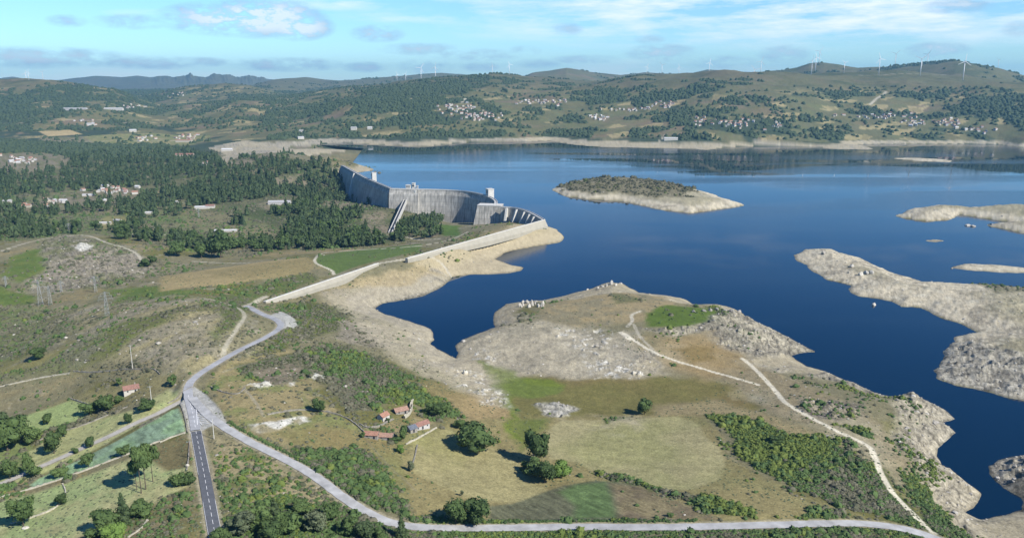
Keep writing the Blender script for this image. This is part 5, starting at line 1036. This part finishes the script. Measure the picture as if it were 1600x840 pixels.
TR = [(745, 706, 62, 48, 'round', 'oak', 'broad dark oak in the hay meadow, left of the tall tree'), (838, 724, 40, 54, 'round', 'oak', 'tall dark round headed tree in the middle of the hay meadow'), (838, 744, 38, 30, 'round', 'mid', 'leafy tree just below the tall meadow tree'), (851, 754, 34, 40, 'round', 'oak', 'dark tree at the front of the meadow clump'), (823, 736, 22, 20, 'bush', 'mid', 'small shrub at the left of the meadow clump', 'shrub'),
 (873, 744, 44, 30, 'bush', 'bright', 'bright green willow thicket at the right of the meadow clump', 'shrub'), (1007, 647, 25, 25, 'round', 'oak', 'lone small round tree above the mown circle'), (718, 668, 20, 16, 'round', 'mid', 'small tree left of the broad meadow oak'), (497, 644, 22, 22, 'round', 'oak', 'lone dark bush on the grass left of the farmstead'),
 (712, 816, 42, 44, 'round', 'mid', 'left tree of the pair beside the vegetable field'), (747, 817, 44, 46, 'round', 'oak', 'right tree of the pair beside the vegetable field'), (628, 840, 20, 36, 'conifer', 'pine', 'pointed young pine standing in front of the gravel road'), (221, 770, 30, 58, 'umbrella', 'mid', 'umbrella pine at the front left of the roadside pine group'), (228, 764, 32, 58, 'umbrella', 'mid', 'umbrella pine in the middle of the roadside pine group'),
 (239, 752, 26, 50, 'umbrella', 'mid', 'umbrella pine at the right of the roadside pine group'), (214, 765, 24, 40, 'umbrella', 'mid', 'lower umbrella pine at the left of the roadside pine group'), (276, 758, 32, 26, 'bush', 'mid', 'grey green thicket left of the asphalt road, left half', 'shrub'), (293, 757, 28, 24, 'bush', 'oak', 'grey green thicket left of the asphalt road, right half', 'shrub'),
 (168, 828, 40, 40, 'round', 'mid', 'bushy tree at the left of the bottom tree row'), (194, 818, 30, 40, 'conifer', 'pine', 'dark pointed tree in the middle of the bottom tree row'), (220, 806, 36, 28, 'round', 'mid', 'round tree at the right of the bottom tree row'), (180, 842, 36, 30, 'bush', 'bright', 'bright bush at the foot of the bottom tree row', 'shrub'), (145, 848, 30, 24, 'bush', 'mid', 'bush at the bottom edge, left of the tree row', 'shrub'),
 (37, 822, 36, 46, 'round', 'mid', 'bushy tree casting a shadow on the bottom left meadow'), (96, 788, 18, 20, 'round', 'oak', 'small dark tree on the curving stone wall'), (16, 748, 26, 30, 'round', 'mid', 'tree at the left end of the teal crop'), (46, 742, 18, 40, 'round', 'oak', 'slender dark tree beside the dirt lane at the left'), (58, 744, 24, 20, 'bush', 'mid', 'bush at the foot of the slender dark tree', 'shrub'),
 (85, 708, 28, 34, 'round', 'oak', 'dark tree on the lower left meadow, below a smaller one'), (98, 682, 18, 20, 'round', 'mid', 'small tree above the dark tree on the lower left meadow'), (52, 692, 28, 28, 'round', 'mid', 'tree at the right end of the left edge grove'), (12, 704, 50, 56, 'round', 'oak', 'large dark tree of the left edge grove'), (30, 684, 40, 36, 'round', 'mid', 'mid green tree at the back of the left edge grove'), (-5, 690, 40, 50, 'round', 'pine', 'dark tree cut by the left edge of the grove'),
 (74, 662, 15, 18, 'round', 'oak', 'small tree between the two green meadows'), (140, 648, 28, 20, 'round', 'mid', 'left tree of the hedge group below the barn'), (163, 642, 32, 28, 'round', 'oak', 'largest tree of the hedge group below the barn'), (185, 630, 20, 14, 'bush', 'mid', 'bush between the barn and the hedge group', 'shrub'), (200, 662, 14, 18, 'round', 'oak', 'small dark tree on the strip meadow'), (230, 640, 28, 20, 'round', 'oak', 'dark bush by the pale pole near the lane', 'shrub'),
 (141, 698, 16, 18, 'round', 'mid', 'small tree on the upper side of the dirt lane'), (119, 707, 14, 11, 'bush', 'mid', 'small bush left of the tree on the dirt lane', 'shrub'), (194, 712, 22, 17, 'round', 'oak', 'dark bush on the wall below the teal crop', 'shrub'), (139, 729, 24, 24, 'loose', 'mid', 'loose tree inside the lower part of the teal crop'), (95, 742, 24, 14, 'bush', 'mid', 'bush in the narrow left end of the teal crop', 'shrub'), (270, 603, 16, 18, 'loose', 'mid', 'thin tree left of the junction'), (186, 602, 10, 14, 'loose', 'mid', 'thin tree behind the barn roof'),
 (60, 560, 22, 18, 'round', 'oak', 'round dark bush on the green scrub band at the left', 'shrub'), (345, 403, 34, 46, 'round', 'oak', 'tallest of the round trees below the white shed'), (331, 402, 22, 34, 'round', 'pine', 'dark tree left of the tallest one below the white shed'), (315, 403, 20, 24, 'round', 'oak', 'smaller tree at the left of the trees below the white shed'), (192, 373, 24, 22, 'round', 'oak', 'dark round tree beside the pale track and farm yard'), (277, 400, 26, 24, 'round', 'mid', 'mid green tree on the rocky slope in the valley'),
 (226, 416, 18, 14, 'bush', 'oak', 'dark bush at the end of the pale track', 'shrub'), (240, 410, 18, 14, 'bush', 'oak', 'dark bush behind the track end bush', 'shrub'), (642, 736, 13, 20, 'loose', 'grey', 'thin bare tree at the left side of the hay meadow'), (625, 706, 15, 14, 'loose', 'bright', 'small bright tree below the farmstead'), (681, 650, 30, 22, 'round', 'oak', 'dark tree behind the long reddish barn'), (696, 644, 22, 18, 'round', 'mid', 'tree right of the dark one behind the long reddish barn'),
 (630, 690, 14, 30, 'round', 'mid', 'tall narrow tree between the sheds and the long barn'), (606, 659, 8, 8, 'bush', 'oak', 'small dark bush by the orange roofed house', 'shrub'), (566, 682, 12, 12, 'bush', 'mid', 'bush at the left end of the long shed', 'shrub'), (616, 690, 18, 10, 'bush', 'mid', 'bush in front of the long shed', 'shrub'), (722, 775, 6, 12, 'loose', 'grey', 'thin sapling above the vegetable field trees'),
 (380, 838, 44, 40, 'loose', 'grey', 'grey green tree at the bottom, just right of the asphalt road'), (408, 826, 36, 36, 'round', 'mid', 'green tree beside the grey one at the bottom'), (430, 812, 30, 30, 'conifer', 'pine', 'dark pointed tree in the bottom thicket'), (452, 834, 40, 40, 'round', 'mid', 'bushy tree in the middle of the bottom thicket'), (472, 806, 34, 28, 'loose', 'mid', 'loose tree at the top of the bottom thicket'), (495, 832, 38, 40, 'loose', 'grey', 'pale loose tree in the bottom thicket'),
 (516, 812, 30, 30, 'round', 'mid', 'green tree near the bend of the gravel road'), (545, 838, 34, 34, 'loose', 'mid', 'loose tree at the bottom below the gravel road bend'), (570, 842, 32, 36, 'round', 'pine', 'dark tree at the bottom left of the young pine'), (598, 846, 28, 24, 'bush', 'mid', 'bush at the bottom near the young pine', 'shrub'), (425, 848, 40, 34, 'round', 'oak', 'dark tree at the bottom edge under the thicket'), (1212, 690, 20, 12, 'bush', 'oak', 'dark bush in the broom scrub by the sand track', 'shrub'),
 (350, 846, 34, 24, 'bush', 'oak', 'dark bush overhanging the bottom of the asphalt road', 'shrub'), (1048, 806, 10, 8, 'bush', 'mid', 'small roadside bush right of the brown field', 'shrub')]
for (u, v, wp_, hp_, kind, tone, lab, *cc) in TR:
    x, y, z = hit(u, v); dd = math.hypot(x, y, CAM_Z - z); s_ = dd / F; cth = math.hypot(x, y) / dd
    tree(x, y, z, wp_ * s_ * (.95 if u < 320 and v > 560 else 1.06), hp_ * s_ * (.9 if u < 320 and v > 560 and kind == 'round' else 1.0) * (1.15 if kind in ('umbrella', 'conifer') else .95) , kind, tone, lab, cat=cc[0] if cc else 'tree', name='shrub' if cc else None)

# conifers of the valley
nr_ = np.random.default_rng(17)
def grid_points(n_, rlo, rhi, seed):
    r_ = np.random.default_rng(seed); i0 = np.searchsorted(rs, rlo); i1 = np.searchsorted(rs, rhi); fi = r_.uniform(i0, i1 - 1.01, n_); c0 = np.searchsorted(azs, radians(-35.5)); c1 = np.searchsorted(azs, radians(35.5)); fj = r_.uniform(c0, c1, n_)
    r = np.interp(fi, np.arange(NR), rs); a = np.interp(fj, np.arange(NA), azs); return r * np.sin(a), r * np.cos(a), r, fi.astype(int), fj.astype(int)
px, py, pr_, ii, jj = grid_points(60000, 900, 3000, 31)
dens = wood[ii, jj] * (grid_at(Z, px, py) > -60) * (fbm(px, py, 110, 4, 901, .65) * 1.15 + .34 * (pr_ > 1750) + .20 + .0 * px > .16 + .30 * (wood[ii, jj] < .3))
keep = np.nonzero(nr_.random(len(px)) < dens * .75)[0]
cellset = set(); sel = []
for k_ in keep:
    q = (int(px[k_] // 9), int(py[k_] // 9))
    if q in cellset: continue
    if any((px[k_] - a) ** 2 + (py[k_] - b) ** 2 < 14 ** 2 for a, b in hpos[-60:]): continue
    if min(abs(px[k_] - (A0.x + (A1.x - A0.x) * q_ / 8)) + abs(py[k_] - (A0.y + (A1.y - A0.y) * q_ / 8)) for q_ in range(12)) < 22: continue
    cellset.add(q); sel.append(k_)
sel = np.array(sel); hts = nr_.uniform(11, 22, len(sel)) * np.where(pr_[sel] > 2000, .9, 1); order = np.argsort(-hts / pr_[sel]); sel = sel[order]; hts = hts[order]; pz = grid_at(Z, px[sel], py[sel])
for i in range(min(298, len(sel))):
    k_ = sel[i]; kind, tone = (('conifer', 'pine'), ('round', 'pine'), ('round', 'oak'), ('loose', 'mid'), ('conifer', 'oak'))[trng.randrange(5)]
    lab = 'dark conifer in the woodland on the valley slope below the dam' if kind == 'conifer' else 'round headed broadleaf tree in the woodland on the valley slope below the dam'
    tree(px[k_], py[k_], pz[i], hts[i] * (.62 if kind == 'conifer' else .8), hts[i] * (1 if kind == 'conifer' else .8), kind, tone, lab, group='conifers below the dam' if kind == 'conifer' else 'broadleaf trees below the dam', nl=160, var=trng.randrange(3))
def scatter_mesh(name, protos, x, y, z, sxy, sh, m, seed, **kw):
    r_ = np.random.default_rng(seed); idx = r_.integers(0, len(protos), len(x)); parts = []; 
    for pi_, (pv, pf_) in enumerate(protos):
        s_ = np.nonzero(idx == pi_)[0]
        if len(s_) == 0: continue
        a = r_.uniform(0, 2 * pi, len(s_)); c0, s0 = np.cos(a)[:, None], np.sin(a)[:, None]; w_ = sxy[s_][:, None]
        V = np.stack([(pv[None, :, 0] * c0 - pv[None, :, 1] * s0) * w_ + x[s_][:, None], (pv[None, :, 0] * s0 + pv[None, :, 1] * c0) * w_ + y[s_][:, None], pv[None, :, 2] * sh[s_][:, None] + z[s_][:, None]], -1).reshape(-1, 3)
        Fc = (pf_[None] + (np.arange(len(s_)) * len(pv))[:, None, None]).reshape(-1, 3); parts.append((V, Fc))
    V, Fc = merge(parts); return link(name, mesh_np(name, V, Fc, m), kind='stuff', **kw)
conp = [crown(60 + k_, 'conifer', 60) for k_ in range(2)]
def small_con(seed, roundish=False):
    r_ = np.random.default_rng(seed); parts = []
    n_ = 34; z = r_.uniform(.08, 1, n_); w_ = (.30 * (1 - z) ** .8 + .03) if not roundish else .36 * np.sqrt(np.clip(1 - (z * 2 - 1) ** 2, .05, 1)); a = r_.uniform(0, 2 * pi, n_); C_ = np.c_[np.cos(a) * w_, np.sin(a) * w_, z]
    Nn = np.c_[np.cos(a), np.sin(a), np.full(n_, .5)] + r_.normal(0, .4, (n_, 3)); Nn /= np.linalg.norm(Nn, axis=1)[:, None]; parts.append(tri_cloud(r_, C_, Nn, r_.uniform(.10, .18, n_)))
    n5 = 6; aa = np.arange(n5) * 2 * pi / n5; rr_ = .30 if not roundish else .34; V = np.r_[np.c_[np.cos(aa) * rr_, np.sin(aa) * rr_, np.full(n5, .1 if not roundish else .35)], [[0, 0, .98]]]; parts.append((V, np.array([[i, (i + 1) % n5, n5] for i in range(n5)])))
    return merge(parts)
SC = [small_con(1), small_con(4, True), small_con(5, True), small_con(3), small_con(6, True)]
rest = sel[298:]; hr_ = hts[298:]
if len(rest): scatter_mesh('valley_woodland', SC, px[rest], py[rest], pz[298:], hr_ * .8, hr_, LM['pine'], 3, label='dense dark conifer woodland filling the valley left of the dam', cat='woodland')
# far woods
def dome(seed, n_=5):
    r_ = np.random.default_rng(seed); a = np.arange(n_) * 2 * pi / n_ + r_.uniform(0, .5, n_); lo = np.c_[np.cos(a) * .5, np.sin(a) * .5, np.full(n_, 0)]; hi_ = np.c_[np.cos(a + .4) * .36, np.sin(a + .4) * .36, r_.uniform(.5, .8, n_)]; tp = np.array([[0, 0, 1.]])
    Fc = [[i, (i + 1) % n_, n_ + i] for i in range(n_)] + [[(i + 1) % n_, n_ + (i + 1) % n_, n_ + i] for i in range(n_)] + [[n_ + i, n_ + (i + 1) % n_, 2 * n_] for i in range(n_)]
    return np.r_[lo, hi_, tp], np.array(Fc)
DM = [dome(k_) for k_ in range(4)]
x, y, r, ii, jj = grid_points(150000, 2350, 9500, 41); dn_ = wood[ii, jj]; sp_ = .11 * (fbm(x, y, 160, 3, 950) > .0) * (Z[ii, jj] > 14) * (Z[ii, jj] < 190); keep = (nr_.random(len(x)) < np.maximum(dn_ * .75, sp_ * 1.2)) & (Z[ii, jj] > 12 - 25 * (x < -600)); x, y, r = x[keep], y[keep], r[keep]
hcell = set((int(a // 22) + i_, int(b // 22) + j_) for a, b in hpos for i_ in (-1, 0, 1) for j_ in (-2, -1, 0)); keep = np.array([((int(a // 22), int(b // 22)) not in hcell) or q_ < .12 for a, b, q_ in zip(x, y, nr_.random(len(x)))]); x, y, r = x[keep], y[keep], r[keep]
scatter_mesh('far_woodland', DM, x, y, grid_at(Z, x, y) - 1, nr_.uniform(8, 17, len(x)) * (1 + r / 12000), nr_.uniform(6, 14, len(x)), LM['far'], 5, label='far-off dark woods and hedgerows spread over the hills beyond the lake', cat='woodland')
# scrub
def bushp(seed):
    r_ = np.random.default_rng(seed); d = dome(seed + 50, 5); v = d[0] * np.array([.88, .88, .8]); n_ = 12; q = r_.normal(size=(n_, 3)); q[:, 2] = np.abs(q[:, 2]); q /= np.linalg.norm(q, axis=1)[:, None]; Nn = q + r_.normal(0, .5, (n_, 3)); Nn /= np.linalg.norm(Nn, axis=1)[:, None]
    return merge([(v, d[1]), tri_cloud(r_, q * np.array([.46, .46, .85]), Nn, r_.uniform(.10, .2, n_))])
BPp = [bushp(k_) for k_ in range(5)]
x, y, r, ii, jj = grid_points(330000, 250, 2500, 51); dn_ = scrub[ii, jj]; keep = (nr_.random(len(x)) < np.clip(dn_, 0, 1) ** 1.4 * .85) & (Z[ii, jj] > .8 - 100 * (x < -150)); x, y, r = x[keep], y[keep], r[keep]; zz = grid_at(Z, x, y)
tone = -.16 * (x > 20) * (y < 700) + fbm(x, y, 42, 4, 77, .65) + nr_.normal(0, .22, len(x)) + .28 * (x < -90) * (y > 420) * 1.0 + .16 * (isl_id[ii[keep], jj[keep]] == 1)
big_ = (nr_.random(len(x)) < .14) & (fbm(x, y, 25, 2, 960) > 0); rad = nr_.uniform(1.0, 2.7, len(x)) * (1 + r / 2200 + np.clip(r - 900, 0, 1600) / 1100) * np.where(big_, 2.0, 1) * np.where(isl_id[ii[keep], jj[keep]] == 1, 1.05, 1)
for nm_, msk, m_, lab in (('island_scrub', isl_id[ii[keep], jj[keep]] == 1, LM['isle'], 'dark grey green scrub on top of the pale island in the lake'), ('broom_scrub', (isl_id[ii[keep], jj[keep]] != 1) & (tone <= .12) & (tone > -.28), LM['scrubd'], 'dark green broom and gorse scrub covering the slopes round the lake'), ('bright_scrub', tone <= -.28, LM['scrubb'], 'lighter yellow green scrub growing in patches among the darker scrub'), ('heath_scrub', tone > .12, LM['scrubg'], 'grey brown heather scrub on the dry hillsides')):
    if msk.sum(): scatter_mesh(nm_, BPp, x[msk], y[msk], zz[msk] - .15, rad[msk], rad[msk] * (.62 if nm_ != 'heath_scrub' else .45), m_, 7, label=lab, cat='scrub')
# tussocks and dwarf shrubs peppering the rough ground
x, y, r, ii, jj = grid_points(150000, 250, 1500, 57); rough = 1 - np.clip(HM + HM2 + MT + GM, 0, 1); keep = (nr_.random(len(x)) < (.22 * rough * (1 - np.clip(scrub, 0, 1) * .6) * (.35 + sst(-.1, .4, n1 + n2)))[ii, jj] * (Z[ii, jj] > 9)) & (droad[ii, jj] > 1.5); x, y, r = x[keep], y[keep], r[keep]; s2 = nr_.uniform(.5, 1.5, len(x)) * (.8 + r / 1500)
scatter_mesh('low_tussocks', BPp, x, y, grid_at(Z, x, y) - .08, s2, s2 * .45, LM['grey'], 12, label='low grey green tussocks and dwarf shrubs peppering the rough grass', cat='scrub')
# hedges along the gravel road
def hedge(path, i0, i1, off, lab, seed, tone_='scrubd', h=1.3, w_=1.9):
    p_, s_ = resample(path[i0:i1], .55); nr2_ = normals_r(p_); r_ = np.random.default_rng(seed); o_ = off + r_.normal(0, .45, len(p_)); hx = p_[:, 0] + nr2_[:, 0] * o_; hy = p_[:, 1] + nr2_[:, 1] * o_
    k_ = r_.random(len(p_)) < .85; o = scatter_mesh('hedge', BPp, hx[k_], hy[k_], grid_at(Z, hx[k_], hy[k_]) - .1, r_.uniform(.8, 1.3, k_.sum()) * w_, r_.uniform(.7, 1.3, k_.sum()) * h, LM[tone_], seed, label=lab, cat='hedge'); del o['kind']
GP = RD['gravel_road'][0]; ng = len(GP); q0 = np.argmin(np.hypot(GP[:, 0] - hit(345, 664)[0], GP[:, 1] - hit(345, 664)[1])); q1 = np.argmin(np.hypot(GP[:, 0] - hit(560, 792)[0], GP[:, 1] - hit(560, 792)[1])); q2 = np.argmin(np.hypot(GP[:, 0] - hit(655, 822)[0], GP[:, 1] - hit(655, 822)[1])); q3 = np.argmin(np.hypot(GP[:, 0] - hit(1100, 821)[0], GP[:, 1] - hit(1100, 821)[1]))
hedge(GP, q0, q1, -5.0, 'dark hedge along the upper side of the gravel road below the junction', 3); hedge(GP, q2, q3, -5.2, 'low hedge between the gravel road and the vegetable field', 4, h=1.1); hedge(GP, q1, q3 + 60, 5.4, 'ragged hedge along the lower side of the gravel road at the bottom', 6, h=1.4)
# ------------------------------------------------------------------ rocks
M_ROCK = mat('granite_rock', (.30, .28, .24), .9, noise=(.35, .7)); M_ROCKW = mat('pale_granite', (.43, .405, .35), .9, noise=(.25, .5))
def rockp(seed, iv=IV1, if_=IF1):
    r_ = np.random.default_rng(seed); d = iv.copy(); 
    for _ in range(5):
        n0 = r_.normal(size=3); n0 /= np.linalg.norm(n0); o = r_.uniform(.45, .8); t_ = d @ n0; d = d - np.clip(t_ - o, 0, None)[:, None] * n0
    return d * np.array([.6, .5, .5]) + r_.normal(0, .02, d.shape), if_
RP = [rockp(k_) for k_ in range(6)]; RPM = {}
def rock_obj(u, v, wpx, hpx, lab, group, m_=M_ROCKW, seed=0, wz=False):
    x, y, z = hit(u, v); s_ = math.hypot(x, y) / F; k_ = (seed % 6, m_.name)
    if wz: z = -.6
    if k_ not in RPM: V, Fc = rockp(seed % 6 + 20, IV, IF_); RPM[k_] = mesh_np('boulder', V, Fc, m_)
    e = link('boulder', RPM[k_], loc=(x, y, z + hpx * s_ * .15), rz=trng.uniform(0, 6), scale=(wpx * s_ * .85, wpx * s_ * .7, hpx * s_ * 1.1), label=lab, cat='boulder', group=group)
r2 = random.Random(5)
for k_ in range(22): rock_obj(812 + k_ * 1.8 + r2.uniform(-1.5, 1.5), 476 + r2.uniform(-5, 5) * (1 - k_ / 60), r2.uniform(4, 7), r2.uniform(5, 9), 'pale upright boulder in the row at the tip of the left headland', 'boulders at the tip of the left headland', seed=k_)
for k_, (u, v, w_, h_) in enumerate([(955, 444, 9, 10), (948, 447, 7, 7), (941, 448, 8, 5), (934, 450, 6, 4), (962, 446, 6, 6), (918, 453, 5, 4), (970, 443, 6, 3)]): rock_obj(u, v, w_, h_, ['largest pale boulder at the top of the headland', 'boulder just left of the largest one on the headland top', 'flat boulder third from the largest on the headland top', 'low boulder left of the headland top group', 'small boulder right of the largest one on the headland top', 'single small boulder on the rim left of the headland top group', 'flat white slab at the right end of the headland top'][k_], 'boulders on the headland top', seed=k_ + 2)
rock_obj(1365, 481, 9, 7, 'small pale rock alone in the blue water by the long peninsula', None, seed=3, wz=True); rock_obj(1512, 357, 9, 5, 'left one of two rocks in the water near the right island', None, seed=4, wz=True); rock_obj(1520, 357.5, 7, 4, 'right one of two rocks in the water near the right island', None, seed=1, wz=True)
rock_obj(1549, 351, 10, 5, 'dark rock at the tip of the lower arm of the right island', None, M_ROCK, 2, True); rock_obj(1487, 419.5, 5, 3, 'small rock at the left tip of the sandy islet', None, M_ROCK, 5, True); rock_obj(932, 541, 9, 5, 'dark boulder on the grey slope, left one of two', None, M_ROCK, 1); rock_obj(939, 543, 8, 5, 'dark boulder on the grey slope, right one of two', None, M_ROCK, 3); rock_obj(724, 533, 10, 4, 'pale slab at the waterline of the narrow bay', None, seed=5)
for k_, (u, v) in enumerate([(1287, 397), (1353, 428), (1361, 427), (1345, 430), (1330, 417)]): rock_obj(u, v, 9, 8, ['dark boulder near the tip of the long peninsula', 'left boulder of the pair in the middle of the long peninsula', 'right boulder of the pair in the middle of the long peninsula', 'low boulder left of the pair on the long peninsula', 'boulder between tip and pair on the long peninsula'][k_], 'boulders on the long peninsula', M_ROCK if k_ == 0 else M_ROCKW, seed=k_)
for k_ in range(7): rock_obj(1085 + k_ * 12 + r2.uniform(-3, 3), 484 + abs(k_ - 3) * 1.2, 9, 6, 'dark rock on the crest behind the green patch', 'dark rocks behind the green patch', M_ROCK, seed=k_)
rock_obj(40, 825, 11, 5, 'flat white rock under the bottom left tree', None, M_ROCKW, 2); rock_obj(293, 728, 6, 7, 'white rock heap beside the asphalt road', None, M_ROCKW, 1); rock_obj(744, 655, 1, 1, 'tiny pale stone on the dry grass by the broad oak', None, M_ROCKW, 1)
x, y, r, ii, jj = grid_points(60000, 260, 2300, 61); dn_ = np.clip(rock[ii, jj], 0, 1); keep = (nr_.random(len(x)) < dn_ ** 1.5 * .42 + .0006) & (Z[ii, jj] > .1) & (droad[ii, jj] > 1); x, y, r = x[keep], y[keep], r[keep]
sz = np.exp(nr_.normal(-.45, .5, len(x))) * (.7 + r / 900); half = nr_.random(len(x)) < .35
for nm_, msk, m_, lab in (('loose_rocks', ~half, M_ROCK, 'grey granite stones strewn over shores and slopes'), ('pale_rocks', half, M_ROCKW, 'bleached pale stones strewn over shores and slopes')):
    scatter_mesh(nm_, RP, x[msk], y[msk], grid_at(Z, x[msk], y[msk]), sz[msk] * 1.2, sz[msk], m_, 9, label=lab, cat='stones')
# ------------------------------------------------------------------ haze: the air itself
hb = MB(); hb.hexa([(-18000, -900, -75), (18000, -900, -75), (18000, 19200, -75), (-18000, 19200, -75)], [(-18000, -900, 520), (18000, -900, 520), (18000, 19200, 520), (-18000, 19200, 520)])
hm_ = bpy.data.materials.new('haze_air'); hm_.use_nodes = True; t = hm_.node_tree; t.nodes.clear(); o = N(t, 'ShaderNodeOutputMaterial'); v = N(t, 'ShaderNodeVolumePrincipled'); v.inputs['Color'].default_value = (.30, .68, 1.0, 1); v.inputs['Density'].default_value = 4.6e-5; v.inputs['Anisotropy'].default_value = .2
t.links.new(v.outputs[0], o.inputs['Volume'])
link('haze', fix_normals(hb.mesh('haze', hm_)), label='thin blue haze in the air over the lake and hills', cat='haze', kind='stuff')
scene.cycles.volume_bounces = 0
scene.cycles.max_bounces = 5; scene.cycles.diffuse_bounces = 2; scene.cycles.glossy_bounces = 2; scene.cycles.transparent_max_bounces = 4
